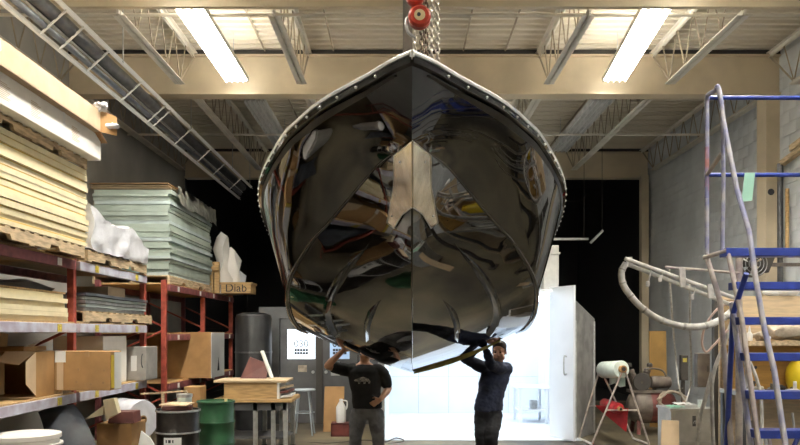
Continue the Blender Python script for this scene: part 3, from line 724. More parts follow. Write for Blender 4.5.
# rolls and the crate behind the green stack
for k, (x, y, r, zt) in enumerate(((222, 232, .16, 0), (231, 247, .17, 0), (239, 268, .15, 0))):
    D = 15.2+.2*k; c = at(x, y, D); bm = B(); h = c.z-2.57
    lathe(bm, [(0,0),(r*.9,0),(r,h*.25),(r*.86,h*.5),(r,h*.72),(r*.75,h*.92),(0,h)], (c.x, c.y, 2.57), 14, cap=False)
    for v in bm.verts: v.co += Vector((noise.noise(v.co*6), noise.noise(v.co*6+Vector((5,0,0))), 0))*.13
    tag(obj('wrapped_bundle', bm, M['wcarton'] if k < 2 else M['plastic'], None, 60), ('tall bagged bundle touching the green stack, tallest of three', 'middle bagged bundle of three behind the green stack', 'lowest bagged bundle of three, above the lettered crate')[k], 'bundle')
t = thing('wooden_crate', 'wooden crate lettered Diab at the end of the rack', 'crate', at(238, 300, 14.9))
a, b = at(221, 300, 14.9), at(251, 283, 14.9); a.z = 2.57
bm = B(); span(bm, a, (b.x, a.y+.5, b.z), .008); obj('crate_box', bm, M['ply'], t)
bm = B(); span(bm, (a.x-.02, a.y-.02, b.z-.03), (b.x+.02, a.y+.52, b.z+.015)); obj('lid', bm, M['ply'], t)
text('crate_lettering', 'Diab', .24, ((a.x+b.x)/2, a.y-.004, (a.z+b.z)/2), (math.pi/2,0,0), M['ink'], t)
t = thing('pallet_end', 'upright pale wooden frame end between the green stack and the crate', 'frame', at(215, 300, 14.78))
for x in (211, 217):
    bm = B(); p, q = at(x, 300, 14.8), at(x, 262, 14.8); p.z = 2.57; bar(bm, p, q, .1, .05); obj('post', bm, M['ply'], t)
bm = B(); bar(bm, at(208, 268, 14.74), at(219, 268, 14.74), .05, .1); obj('cross_rail', bm, M['ply'], t)
# second level
z = 1.882
for k in range(6):
    sheet('yellow_board', -4.85, -3.86, 6.05, 8.34-.02*k, z, .05, M['yfoam'], 'pale yellow foam board, %s in the short middle shelf stack' % nth(k), 'yellow foam boards on the middle shelf', j=.02); z += .052
sheet('plywood_sheet', -4.85, -3.88, 6.05, 8.3, z+.003, .02, M['ply'], 'plywood sheet lying on the short yellow stack', None, j=.0)
bm = B(); V = []
for i in range(16):
    y = 6.1+2.1*i/15; V.append([bm.verts.new((x, y, z+.028+h*(.8+.3*math.sin(i*.9+x*7)))) for x, h in ((-4.8,0),(-4.0,0),(-3.95,.07),(-4.2,.12),(-4.7,.13),(-4.82,.06))])
for a, b in zip(V, V[1:]):
    for k in range(6): bm.faces.new((a[k], a[(k+1) % 6], b[(k+1) % 6], b[k]))
bm.faces.new(V[0]); bm.faces.new(V[-1])
for v in bm.verts: v.co.z = max(v.co.z, z+.024)
tag(obj('folded_sheet', bm, M['tarp'], None, 40), 'dark folded sheet on the plywood of the middle shelf', 'folded sheet')
pallet(-4.8, -3.82, 8.7, 11.0, 1.88, 'wooden pallet under the flat grey sheets on the middle shelf')
z = 2.025
for k in range(5):
    sheet('grey_sheet', -4.8, -3.84+.01*k, 8.72-.015*k, 10.75, z, .036, M['tarp' if k == 4 else 'bfoam' if k % 2 else 'galv'], ('grey sheet, lowest of the flat pile on the middle shelf', 'grey sheet, second from the bottom of the flat pile', 'grey sheet in the middle of the flat pile', 'grey sheet just under the dark top sheet of the flat pile', 'dark top sheet of the flat pile on the middle shelf')[k], 'flat grey sheets on the middle shelf', j=.015, warp=.008); z += .044
bm = B(); span(bm, (-4.5, 9.8, z+.006), (-4.0, 10.4, z+.14), .006); tag(obj('small_carton', bm, M['carton2']), 'small pale carton on the flat grey pile', 'carton')
# lower shelf cartons
def carton(name, x0, x1, y0, y1, z0, z1, m_, label, tape=True, group=None):
    t = thing(name, label, 'carton', ((x0+x1)/2, y0, z0), group)
    bm = B(); span(bm, (x0, y0, z0), (x1, y1, z1), .008); obj('carton_body', bm, m_, t)
    if tape:
        bm = B(); xm = (x0+x1)/2+.02; span(bm, (xm-.03, y0-.0015, z1-.07), (xm+.03, y0-.0005, z1)); span(bm, (xm-.03, y0, z1+.0005), (xm+.03, y1, z1+.002)); obj('tape_strip', bm, M['tape'], t)
    return t
bm = B(); span(bm, (-4.3, 8.14, 1.061), (-3.84, 8.36, 1.10)); tag(obj('timber_bearer', bm, M['wood']), 'flat timber bearer under the long brown carton', 'timber')
t = carton('brown_carton', -4.27, -3.28, 8.1, 8.42, 1.102, 1.545, M['carton'], 'long brown carton with punched holes, sticking out of the lower shelf', False)
for x, z in ((-3.66,1.20),(-3.50,1.17),(-3.36,1.19),(-3.64,1.34),(-3.35,1.33)):
    bm = B(); lathe(bm, [(.014,-.003),(.014,0)], (x, 8.099, z), 8, 'Y'); obj('punched_hole', bm, M['cartonin'], t)
bm = B(); span(bm, (-3.279, 8.12, 1.13), (-3.273, 8.19, 1.50)); obj('yellow_tape', bm, M['yellow'], t)
bm = B(); span(bm, (-3.279, 8.2, 1.11), (-3.274, 8.4, 1.53)); obj('white_tape', bm, M['paper'], t)
bm = B(); span(bm, (-3.88, 8.094, 1.11), (-3.81, 8.099, 1.54)); obj('side_flap', bm, M['carton2'], t)
bm = B(); span(bm, (-3.90, 8.088, 1.42), (-3.78, 8.093, 1.548)); obj('white_tape', bm, M['paper'], t)
bm = B(); span(bm, (-3.57, 8.094, 1.48), (-3.52, 8.099, 1.545)); obj('tape_strip', bm, M['tape'], t)
carton('white_carton', -4.56, -3.9, 9.4, 10.2, 1.063, 1.71, M['wcarton'], 'white carton standing behind the brown cartons on the lower shelf', False)
t = thing('metal_case', 'small pale grey metal case beside the punched brown carton', 'case', (-3.85, 10.45, 1.062))
bm = B(); span(bm, (-4.05, 10.42, 1.062), (-3.70, 10.9, 1.55), .012); obj('case_body', bm, M['crate'], t)
bm = B(); span(bm, (-3.92, 10.412, 1.2), (-3.84, 10.418, 1.42)); obj('label_sheet', bm, M['paper'], t)
for x in (-4.0, -3.75): bm = B(); tube(bm, cat([(x, 10.415, 1.25), (x, 10.37, 1.3), (x, 10.37, 1.4), (x, 10.415, 1.45)], 4), .008, 6); obj('handle', bm, M['darksteel'], t, 40)
t = carton('large_carton', -4.64, -3.45, 13.0, 13.95, .933, 1.765, M['carton'], 'large brown carton with a white end on the farther rack', False)
bm = B(); span(bm, (-3.449, 13.005, .935), (-3.44, 13.945, 1.76)); e = obj('white_end', bm, M['paper'], t, label='white end panel with a small black mark')
bm = B(); P = [(-3.437, 13.4, 1.05), (-3.437, 13.55, 1.05), (-3.437, 13.48, 1.3)]; prism(bm, P, (.002,0,0)); obj('arrow_mark', bm, M['ink'], e)
# open box with its mouth towards the room
t = thing('open_box', 'open brown box with flaps sticking out on the lower shelf at the left edge', 'carton', (-4.1, 7.75, 1.062))
x0, x1, y0, y1, z0, z1, k = -4.5, -3.90, 7.66, 8.08, 1.062, 1.55, .008
for nm, a, b in (('side', (x0,y0,z0), (x0+k,y1,z1)), ('side', (x1-k,y0,z0), (x1,y1,z1)), ('side', (x0,y0,z0), (x1,y1,z0+k)), ('side', (x0,y0,z1-k), (x1,y1,z1)), ('back', (x0,y1-k,z0), (x1,y1,z1))):
    bm = B(); span(bm, a, b); obj(nm+'_panel', bm, M['carton'], t)
def flap(P, d, m_='carton2'): bm = B(); prism(bm, P, d); obj('flap', bm, M[m_], t)
flap([(x0+.28,y0,z1), (x1,y0,z1), (x1-.02,y0-.30,z1-.13), (x0+.34,y0-.26,z1-.10)], (0,0,.006))
flap([(x0+.2,y0,z0), (x1,y0,z0), (x1+.03,y0-.28,z0+.02), (x0+.26,y0-.28,z0+.0)], (0,0,.006))
flap([(x0,y0,z0), (x0,y0,z1), (x0+.30,y0-.05,z1-.04), (x0+.30,y0-.05,z0+.04)], (0,-.006,0))
flap([(x1,y0,z0+.02), (x1,y0,z1), (x1+.03,y0-.26,z1-.1), (x1+.03,y0-.26,z0+.16)], (.006,0,0))
t = thing('torn_carton', 'torn carton with raised flaps on top of the open box', 'carton', (-4.4, 7.9, 1.55))
bm = B(); span(bm, (-4.6, 7.8, 1.552), (-4.1, 8.3, 1.60)); obj('carton_body', bm, M['carton'], t)
bm = B(); prism(bm, [(-4.5,7.8,1.6),(-4.28,7.8,1.6),(-4.20,7.68,1.74),(-4.4,7.7,1.78)], (0,.006,0)); obj('flap', bm, M['carton2'], t)
bm = B(); prism(bm, [(-4.1,7.8,1.6),(-4.1,8.0,1.6),(-4.0,8.0,1.67),(-3.98,7.82,1.65)], (.006,0,0)); obj('flap', bm, M['paper'], t)
# floor-level things under the rack
t = thing('white_tub', 'white plastic tub at the bottom left corner', 'tub', (-3.62, 7.0, 0))
bm = B(); lathe(bm, [(0,0),(.27,0),(.30,.72),(.32,.73),(.32,.77),(.30,.775),(.1,.79),(0,.79)], (-3.66,7.0,0), 28, cap=False); obj('tub_body', bm, M['wcarton'], t, 40)
bm = B(); lathe(bm, [(.305,.66),(.335,.66),(.335,.68),(.305,.68)], (-3.66,7.0,0), 28, cap=False); obj('lid_rim', bm, M['wcarton'], t, 40)
bm = B(); V = []
for i in range(13):
    q = i/12; p0, p1 = at(38,412,8.1).lerp(at(62,498,7.4), q), at(74,404,8.3).lerp(at(124,492,7.5), q); bend = Vector((0,0,.05*math.sin(q*7)+(-.03*q)))
    V.append([bm.verts.new(p+bend) for p in (p0, p0.lerp(p1,.33)+Vector((0,0,.03)), p0.lerp(p1,.66)+Vector((0,0,.01)), p1)])
for a, b in zip(V, V[1:]):
    for k in range(3): bm.faces.new((a[k], a[k+1], b[k+1], b[k]))
bmesh.ops.solidify(bm, geom=bm.faces[:], thickness=.012)
o = thing('bent_sheet', 'dark glossy bent sheet leaning under the nearer rack', 'sheet', (-3.7, 7.7, 0)); obj('sheet_face', bm, M['tarp'], o, 40)
carton('open_base_carton', -3.82, -3.38, 9.0, 9.5, 0, .615, M['carton'], 'brown carton on the floor under the foam offcuts')
def wedge(name, P, d, m_, label, cat_='offcut'):
    bm = B(); prism(bm, P, d); return tag(obj(name, bm, m_), label, cat_)
D = 9.0
wedge('red_block', [at(108,423,D), at(134,423,D), at(133,412,D+.05), at(110,412,D+.05)], (0,.25,0), M['redbrown'], 'red brown block on top of the floor carton', 'block')
wedge('foam_offcut', [at(84,420,D-.1), at(103,415,D-.1), at(104,405,D-.1)], (0,.2,0), M['yfoam'], 'pale yellow foam wedge left of the upright offcut')
wedge('foam_offcut', [at(106,420,D-.12), at(118,413,D-.12), at(114,398,D-.12), at(103,400,D-.12)], (0,.1,0), M['yfoam'], 'pale yellow foam offcut standing on the red brown block')
t = thing('bubble_roll', 'fat white bubble wrap roll beside the floor carton', 'roll', (-3.3, 9.7, 0))
c = at(131, 421, 9.6); c.z = .29
bm = B(); ax = Vector((.75,-.5,0)).normalized(); side = Vector((.5,.75,0)).normalized(); 
for k in range(1): lathe(bm, [(.055,-.24),(.25,-.24),(.265,-.2),(.26,0),(.265,.2),(.25,.24),(.055,.24)], (0,0,0), 28, 'X', cap=False)
bmesh.ops.rotate(bm, verts=bm.verts, matrix=Matrix.Rotation(-.55, 3, 'Z')); bmesh.ops.translate(bm, verts=bm.verts, vec=(c.x, c.y, .61))
obj('wound_film', bm, M['plastic'], t, 40)
bm = B(); lathe(bm, [(.04,-.25),(.056,-.25),(.056,.25),(.04,.25)], (0,0,0), 16, 'X', cap=False); bmesh.ops.rotate(bm, verts=bm.verts, matrix=Matrix.Rotation(-.55, 3, 'Z')); bmesh.ops.translate(bm, verts=bm.verts, vec=(c.x, c.y, .61)); obj('core', bm, M['carton'], t, 40)
bm = B(); span(bm, (c.x-.2, c.y-.16, 0), (c.x+.2, c.y+.2, .36), .01); obj('cradle', bm, M['carton2'], t)
wedge('plastic_scrap', [at(137,452,9.2), at(158,452,9.2), at(150,438,9.25), at(141,431,9.25)], (0,.03,0), M['paper'], 'white plastic scrap leaning below the bubble wrap roll', 'scrap')
# drums
def drum(cx_, D, r, h, m_, label):
    c = at(cx_, 333, D); t = thing('steel_drum', label, 'drum', (c.x, D, 0))
    prof = [(0,0),(r,0),(r+.008,.012),(r,.03)]
    for q in (.36, .68): prof += [(r,h*q-.03),(r+.012,h*q-.008),(r+.012,h*q+.008),(r,h*q+.03)]
    prof += [(r,h-.02),(r+.01,h-.012),(r+.01,h),(r-.006,h),(r-.01,h-.02),(0,h-.02)]
    bm = B(); lathe(bm, prof, (c.x, D, 0), 36, cap=False); obj('drum_shell', bm, m_, t, 35)
    for q in (.36, .68, .985):
        bm = B(); lathe(bm, [(r+.006,h*q-.012),(r+.016,h*q-.008),(r+.016,h*q+.008),(r+.006,h*q+.012)], (c.x, D, 0), 36, cap=False); obj('hoop', bm, M['galv'] if m_ == M['drumk'] else m_, t, 35)
    return c, t
c, t = drum(178, 8.7, .25, .83, M['drumk'], 'black steel drum with scraps on its lid beside the green drum')
bm = B()
V = [[bm.verts.new((c.x+.263*math.sin(a), 8.7-.263*math.cos(a), zz)) for zz in (.28,.52)] for a in [-.35+.1*k for k in range(9)]]
for a, b in zip(V, V[1:]): bm.faces.new((a[0], b[0], b[1], a[1]))
lb = obj('paper_label', bm, M['paper'], t, label='white label with dark print')
for zz, a0 in ((.46,.0),(.40,.1)):
    bm = B(); text_ = [[bm.verts.new((c.x+.265*math.sin(a), 8.7-.265*math.cos(a), q)) for q in (zz,zz+.035)] for a in [-.25+a0+.06*k for k in range(7)]]
    for k in (0,2,3,5): a, b = text_[k], text_[k+1]; bm.faces.new((a[0], b[0], b[1], a[1]))
    o = obj('label_print', bm, M['ink'], lb); o['kind'] = 'stuff'
bm = B(); box(bm, (c.x+.02, 8.62, .856), (.34,.16,.05), Matrix.Rotation(.2,3,'Z'), .008); tag(obj('wood_scrap', bm, M['redbrown']), 'red brown wood scrap lying on the black drum lid', 'wood')
bm = B(); prism(bm, [(c.x-.2,8.6,.885),(c.x+.15,8.5,.885),(c.x+.2,8.7,.9),(c.x-.1,8.8,.9)], (0,0,.012)); tag(obj('card_scrap', bm, M['carton2']), 'pale card scrap on top of the wood scrap on the black drum', 'card')
t = thing('clear_jar', 'clear plastic tub at the back of the black drum lid', 'jar', (c.x, 8.85, .81))
bm = B(); lathe(bm, [(0,0),(.085,0),(.09,.16),(.08,.17),(0,.17)], (c.x+.03, 8.86, .812), 18, cap=False); obj('jar_body', bm, M['film'], t, 40)
bm = B(); lathe(bm, [(.092,.15),(.096,.15),(.096,.19),(0,.19)], (c.x+.03, 8.86, .812), 18, cap=False); obj('jar_lid', bm, M['galv'], t, 40)
c, t = drum(216, 9.5, .235, .86, M['drumg'], 'green steel drum between the black drum and the workbench')
bm = B(); lathe(bm, [(0,0),(.02,0),(.02,.04),(0,.04)], (c.x+.13, 9.5, .845), 10, cap=False); obj('bung_cap', bm, M['cream'], t, 40)
bm = B(); bar(bm, at(141,394,9.0), at(187,391,9.06), .03, .02); tag(obj('timber_strip', bm, M['wood']), 'thin timber strip lying across above the black drum', 'timber')
bm = B(); p = at(187,391,9.0); bar(bm, (p.x-.02, 9.05, .0), (p.x-.02, 9.05, p.z-.012), .03, .03); p = at(163,392.8,9.0); bar(bm, (p.x, 9.0, 0), (p.x, 9.0, p.z-.012), .03, .03); obj('strip_leg', bm, M['wood'], bpy.data.objects['timber_strip'])
bm = B(); span(bm, (-3.12, 10.3, 0), (-2.88, 10.6, .98), .01); tag(obj('floor_carton', bm, M['carton']), 'brown carton standing on the floor behind the drums', 'carton')
# ------------------------------------------------------------------ workbench with a wooden tray
D = 10.6; k = F/D
t = thing('workbench', 'grey legged workbench with a wooden top left of the grey doors', 'workbench', (-2.2, D, 0))
a, b = at(213, 400, D), at(292, 400, D); zt = .78
bm = B(); span(bm, (a.x, D-.05, zt-.05), (b.x, D+.85, zt), .006); obj('bench_top', bm, M['ply'], t)
bm = B(); span(bm, (a.x+.08, D, zt-.17), (b.x-.08, D+.04, zt-.05)); span(bm, (a.x+.08, D+.76, zt-.17), (b.x-.08, D+.8, zt-.05)); span(bm, (b.x-.12, D+.04, zt-.17), (b.x-.08, D+.76, zt-.05)); obj('apron', bm, M['doorg'], t)
for x in (a.x+.62, b.x-.10, b.x-.28):
    for y in (D+.03, D+.75):
        bm = B(); bar(bm, (x, y, 0), (x, y, zt-.05), .06, .06); obj('leg', bm, M['galv'], t)
bm = B(); span(bm, (a.x+.1, D+.05, .18), (b.x-.1, D+.75, .21)); obj('lower_shelf', bm, M['doorg'], t)
t = thing('wooden_tray', 'shallow wooden box with a pale lid on the workbench', 'box', (-2.3, D, zt))
x0, x1 = at(224,0,D).x, at(277,0,D).x
bm = B(); span(bm, (x0, D, zt+.002), (x1, D+.6, zt+.24), .004); obj('tray_body', bm, M['ply'], t)
bm = B(); span(bm, (at(214,0,D).x, D-.03, zt+.24), (x1+.14, D+.66, zt+.275), .004); obj('lid', bm, M['carton2'], t)
bm = B(); span(bm, (x1, D-.005, zt+.002), (x1+.035, D+.6, zt+.24)); obj('corner_post', bm, M['paper'], t)
for q, (m_, lb) in enumerate(((M['paper'], 'white papers stacked right of the wooden box'), (M['redbrown'], 'red brown rag under the lid edge on the workbench'), (M['carton2'], 'curled card on the workbench corner'))):
    p = at(285-q, 0, D); bm = B(); prism(bm, [(p.x-.10, D+.05, zt+.004+.06*q), (p.x+.09-.03*q, D+.03, zt+.03+.06*q), (p.x+.08, D+.5, zt+.03+.06*q), (p.x-.1, D+.5, zt+.004+.06*q)], (0,0,.03)); tag(obj('paper_pile' if q == 0 else 'rag' if q == 1 else 'card_piece', bm, m_), lb, 'paper' if q == 0 else 'rag' if q == 1 else 'card')
bm = B(); D2 = 11.0; prism(bm, [at(240,379,D2), at(266,378.5,D2), at(268,364,D2+.1), at(250,357,D2+.1)], (0,.06,0)); tag(obj('red_board', bm, M['redbrown']), 'red brown board leaning at the back of the wooden box', 'board')
bm = B(); bar(bm, at(272,378,D2-.05), at(262,351,D2+.1), .05, .03); tag(obj('white_stick', bm, M['paper']), 'white stick leaning beside the red brown board', 'stick')
# stool
c = at(304, 389, 12.4)
t = thing('stool', 'pale blue grey metal stool in front of the grey door', 'stool', (c.x, 12.4, 0))
bm = B(); lathe(bm, [(0,-.03),(.19,-.03),(.2,-.01),(.19,0),(0,.004)], c, 24, cap=False); obj('seat', bm, M['bluegrey'], t, 40)
for q in range(4):
    a = math.pi/4+q*math.pi/2; bm = B(); tube(bm, [c+Vector((.12*math.cos(a), .12*math.sin(a), -.02)), (c.x+.23*math.cos(a), 12.4+.23*math.sin(a), 0)], .014, 8); obj('leg', bm, M['bluegrey'], t, 40)
bm = B(); ring = [c+Vector((.175*math.cos(a), .175*math.sin(a), -.40)) for a in [2*math.pi*k/20 for k in range(21)]]; tube(bm, ring, .010, 6, False); obj('foot_ring', bm, M['bluegrey'], t, 40)
# behind the left man
bm = B(); a, b = at(324,0,12.9), at(344,0,12.9); prism(bm, [(a.x,12.75,0),(b.x,12.75,0),(b.x,13.0,.78),(a.x,13.0,.78)], (0,.012,.004)); tag(obj('cardboard_sheet_leaning', bm, M['carton']), 'brown cardboard sheet leaning by the door behind the left man', 'cardboard')
bpy.data.objects['cardboard_sheet_leaning'].name = 'leaning_cardboard'
c = at(341, 0, 12.3); t = thing('white_jug', 'white plastic jug on the red crate behind the left man', 'jug', (c.x, 12.3, .22))
bm = B(); lathe(bm, [(0,0),(.08,0),(.085,.03),(.085,.26),(.03,.36),(.03,.40),(0,.4)], (c.x, 12.3, .224), 18, cap=False); obj('jug_body', bm, M['paper'], t, 40)
bm = B(); tube(bm, cat([(c.x+.03,12.3,.60),(c.x+.10,12.3,.58),(c.x+.10,12.3,.48),(c.x+.08,12.3,.44)], 4), .012, 6); obj('jug_handle', bm, M['paper'], t, 40)
t = thing('red_crate', 'low red plastic crate behind the left man', 'crate', (c.x, 12.3, 0))
for a, b in (((-.16,-.14,0),(.16,.14,.02)), ((-.16,-.14,0),(.16,-.12,.22)), ((-.16,.12,0),(.16,.14,.22)), ((-.16,-.14,0),(-.14,.14,.22)), ((.14,-.14,0),(.16,.14,.22)), ((-.16,-.14,.2),(.16,.14,.222))):
    bm = B(); span(bm, Vector(a)+Vector((c.x,12.3,0)), Vector(b)+Vector((c.x,12.3,0))); obj('side', bm, M['compr'], t)
# air hose on the floor
bm = B(); tube(bm, cat([at(300,441,11.3)+Vector((0,0,0)), at(330,443,11.2), at(362,440,11.5), at(384,442,11.35), at(396,438,11.75), at(404,441,11.45), at(388,444,11.25)], 8), .009, 6)
for v in bm.verts: v.co.z = max(.021, min(.045, v.co.z))
tag(obj('air_hose', bm, M['gap'], None, 40), 'thin dark hose curling on the floor at the booth threshold', 'hose')
# ------------------------------------------------------------------ blue rolling ladder at the right
XLd = 2.38
t = thing('rolling_ladder', 'tall blue rolling platform ladder with paint spattered rails at the right', 'ladder', (2.8, 5, 0))
def pt(x, y, X=XLd): D = X*F/(x-402); return Vector((X, D, HC+(333-y)*D/F))
XRd = 3.22
def other(p): return Vector((XRd, p.y, p.z))
def rail(name, pts, r, m_, smooth=True, mirror=False):
    for k in range(2 if mirror else 1):
        P = [other(p) if k else p for p in pts]; bm = B(); tube(bm, P, r, 10); obj(name, bm, M[m_], t, 40)
treads = [(728,248),(735,282),(739.5,317),(744.5,353),(749,391),(754,430)]
T = [pt(*p) for p in treads]
dz = T[4].z-T[5].z; sl = (T[0]-T[5])/5
T += [T[5]-sl*k for k in (1, 2, 3)]
for i, p in enumerate(T):
    if p.z < .1: continue
    bm = B()
    if i == 0: span(bm, (XLd-.02, p.y-.02, p.z-.06), (XRd+.02, p.y+.10, p.z), .004)
    else: span(bm, (XLd, p.y-.03, p.z-.055), (XRd, p.y+.11, p.z), .004)
    obj('tread' if i else 'platform', bm, M['blue'], t)
dn = (T[5]-T[2]).normalized()
Lb = T[5]+dn*((T[5].z-.04)/-dn.z)
off = Vector((0,.05,-.02))
rail('stringer', [pt(735,300)+off, Lb+off], .019, 'worn', mirror=True)
a = pt(727,248); rail('stringer_front', [a, T[2]+Vector((0,-.03,0)), Lb+Vector((0,-.05,0))], .018, 'bare', mirror=True)
a = Vector((XLd, 5.62, T[0].z-.03)); rail('rear_leg', [a, pt(726,300)+Vector((0,.1,0)), Vector((XLd+.02, 5.10, 0.04))], .020, 'bare')
# guard rails round the platform
zt = HC+235/128; R0 = Vector((XLd, 5.62, T[0].z-.02)); R1 = Vector((XLd, 5.62, zt))
bm = B(); tube(bm, [R0, R0+Vector((0,0,.45))], .017, 10); obj('guard_post', bm, M['worn'], t, 40)
bm = B(); tube(bm, [R0+Vector((0,0,.45)), R0+Vector((0,0,.85))], .017, 10); obj('guard_post', bm, M['rust'], t, 40)
bm = B(); tube(bm, [R0+Vector((0,0,.85)), R1+Vector((0,0,-.02))], .017, 10); obj('guard_post', bm, M['worn'], t, 40)
rail('guard_post', [other(R0), other(R1)], .020, 'worn')
for z in (zt, HC+158/128): 
    bm = B(); tube(bm, [(XLd, 5.62, z), (XRd, 5.62, z)], .017, 10); obj('guard_rail', bm, M['blue'], t, 40)
top = pt(718, 87)
P = cat([R1+Vector((0,0,-.02)), R1+Vector((0,-.03,.015)), top+Vector((0,.05,-.012)), top+Vector((0,0,0)), pt(721.5,104), pt(724,124), pt(737,190)], 5)
hr = [p for p in P]+[pt(749,231), pt(756,281), pt(764.5,329), pt(774,369), pt(782,423), pt(788,460)]
rail('handrail', hr, .018, 'worn', mirror=True)
a = pt(722.5,118); b = Vector((XLd, 5.35, T[0].z)); rail('front_post', [a, Vector((XLd, 5.33, 2.9)), b], .015, 'worn', mirror=True)
z = HC+158/128; rail('side_rail', [Vector((XLd, 5.62, z)), Vector((XLd, 5.36, z+.10))], .016, 'bare', mirror=True)
rail('platform_side', [Vector((XLd-.01, 5.64, T[0].z-.03)), Vector((XLd-.01, 5.24, T[0].z-.02))], .018, 'bare', mirror=True)
# blue support legs
rail('support_leg', [pt(748.5,273)+Vector((0,.03,0)), pt(733,314), Vector((pt(722,445).x, pt(722,445).y+.02, .04))], .019, 'blue', mirror=True)
bm = B(); q = Vector((XLd+.02, 5.36, .35)); tube(bm, [q, other(q)], .018, 8); obj('cross_brace', bm, M['blue'], t, 40)
bm = B(); tube(bm, [Vector((XRd, 5.4, 1.5)), Vector((XLd+.25, 5.2, .5))], .018, 8); obj('cross_brace', bm, M['blue'], t, 40)
bm = B(); tube(bm, [Lb+off, other(Lb+off)], .018, 8); obj('foot_bar', bm, M['blue'], t, 40)
for p in (Lb+off, other(Lb+off), Vector((XLd+.02,5.36,.04)), Vector((XRd,5.36,.04))):
    bm = B(); lathe(bm, [(.015,-.014),(.04,-.014),(.04,.014),(.015,.014)], (p.x-.03, p.y, .04), 14, 'X'); obj('caster', bm, M['gap'], t, 40)
p = Vector((2.66, 5.6, HC+157/128))
bm = B(); prism(bm, [p+Vector((-.005,-.022,.015)), p+Vector((.075,-.022,.015)), p+Vector((.055,-.015,-.20)), p+Vector((-.03,-.018,-.21))], (0,-.002,0)); tag(obj('tape_flag', bm, M['mint']), 'mint green tape flag hanging from the middle guard rail', 'tape')
# ------------------------------------------------------------------ swing boom with hoses
Db = 6.4
t = thing('swing_boom', 'white swing boom reaching left from behind the blue ladder', 'boom', (2.98, Db, 0))
a0, a1 = at(625,258.5,Db), at(737,299,Db+.1); b0, b1 = at(627,264,Db+.03), at(737,307,Db+.13)
bm = B(); tube(bm, [a0, a1], .019, 10); obj('boom_tube', bm, M['hose'], t, 40)
bm = B(); tube(bm, [b0, b1], .019, 10); obj('boom_tube', bm, M['hose'], t, 40)
bm = B(); tube(bm, [at(665,267,Db+.1), at(740,273,Db+.1)], .012, 8); obj('stay_bar', bm, M['bare'], t, 40)
for x, ya, yb in ((629,257,266),(682,268,287),(710,284,298)):
    bm = B(); bar(bm, at(x,ya,Db+.015), at(x+1,yb,Db+.02), .05, .03, (0,1,0)); obj('clamp', bm, M['hose'], t)
mast = at(739, 0, Db+.12)
bm = B(); tube(bm, [(mast.x, mast.y, .03), (mast.x, mast.y, 2.5)], .03, 12); obj('mast', bm, M['bare'], t, 40)
bm = B(); lathe(bm, [(0,0),(.16,0),(.16,.03),(0,.03)], (mast.x, mast.y, 0), 18, cap=False); obj('base_plate', bm, M['darksteel'], t, 40)
for x, y0, y1 in ((648,270,286),(692,287,299),(659.5,272,281)):
    bm = B(); tube(bm, cat([at(x+3,y0,Db), at(x+2,y0+6,Db), at(x,y1-4,Db)], 4), .006, 6); f = obj('hose_tail', bm, M['hose'], t, 40)
    bm = B(); p = at(x,y1-2,Db); span(bm, p-Vector((.015,.015,.025)), p+Vector((.015,.015,.025)), .005); obj('coupling', bm, M['hose'], f)
hp = cat([at(626,263,Db), at(621.5,272,Db), at(623,284,Db), at(630,295,Db), at(641,307,Db), at(655,317,Db), at(672,324,Db), at(692,327,Db), at(710,324.5,Db), at(726,316,Db+.05), at(739,303,Db+.12)], 6)
bm = B(); tube(bm, hp, .030, 10); h = tag(obj('loop_hose', bm, M['hose'], None, 50), 'thick dusty white hose drooping below the swing boom', 'hose', None)
for k in range(4, len(hp)-2, 7):
    bm = B(); tube(bm, [hp[k].lerp(hp[k+1], .2), hp[k].lerp(hp[k+1], .9)], .0335, 10); obj('hose_band', bm, M['ghose'], h, 40)
for k, (px, lb) in enumerate((([(669,268),(671,300),(675,350),(679,386),(684,400)], 'thin pale air line hanging at the compressor, left one'), ([(690,290),(690,340),(691,380),(686,402)], 'thin pale air line hanging at the compressor, right one'))):
    pts = [at(x, y, 9.3) for x, y in px]; 
    if k == 0: pts[0] = at(669,268,Db+.12); pts[1] = at(671,300,Db+.8)
    else: pts[0] = at(690,285,Db+.12); pts[1] = at(690,330,Db+1)
    bm = B(); tube(bm, cat(pts, 6), .011, 6); tag(obj('air_line', bm, M['hose'], None, 40), lb, 'hose')
# ------------------------------------------------------------------ plywood bench behind the ladder
D = 7.6; k = F/D
X0, X1 = at(737,0,D).x, at(737,0,D).x+1.35
t = thing('plywood_shelf', 'plywood backed work shelf behind the blue ladder', 'shelf', (X0, D, 0))
zb, zm, zt_ = HC-58/k, HC-8/k, HC+39/k
bm = B(); span(bm, (X0, D+.42, .02), (X1, D+.45, zt_)); obj('back_panel', bm, M['plyl'], t)
bm = B(); span(bm, (X0, D, zm-.05), (X1, D+.42, zm)); obj('upper_shelf', bm, M['wood'], t)
bm = B(); span(bm, (X0, D+.30, zb), (X1, D+.33, zm-.05)); obj('lower_panel', bm, mat('orange plywood', (.50,.28,.07), .6, var=.2, scale=4, stretch=(1,6,6)), t)
for x in (X0+.19, X0+.34, X0+.52):
    bm = B(); lathe(bm, [(.018,-.006),(.018,.002)], (x, D+.297, zm-.28-.1*((x*7)%1)), 8, 'Y'); obj('screw_hole', bm, M['ink'], t)
bm = B(); span(bm, (X0, D-.1, zb-.05), (X1, D+.42, zb), .004); obj('bench_top', bm, M['crate'], t)
for x in (X0+.03, X1-.05):
    for y in (D-.06, D+.38): bm = B(); bar(bm, (x, y, 0), (x, y, zb-.05), .05, .05); obj('leg', bm, M['darksteel'], t)
bm = B(); span(bm, (X0, D-.06, .30), (X1, D+.4, .33)); obj('lower_shelf', bm, M['darksteel'], t)
bm = B(); span(bm, (X0, D, zm), (X0+.03, D+.42, zt_-.05)); obj('side_panel', bm, M['ply'], t)
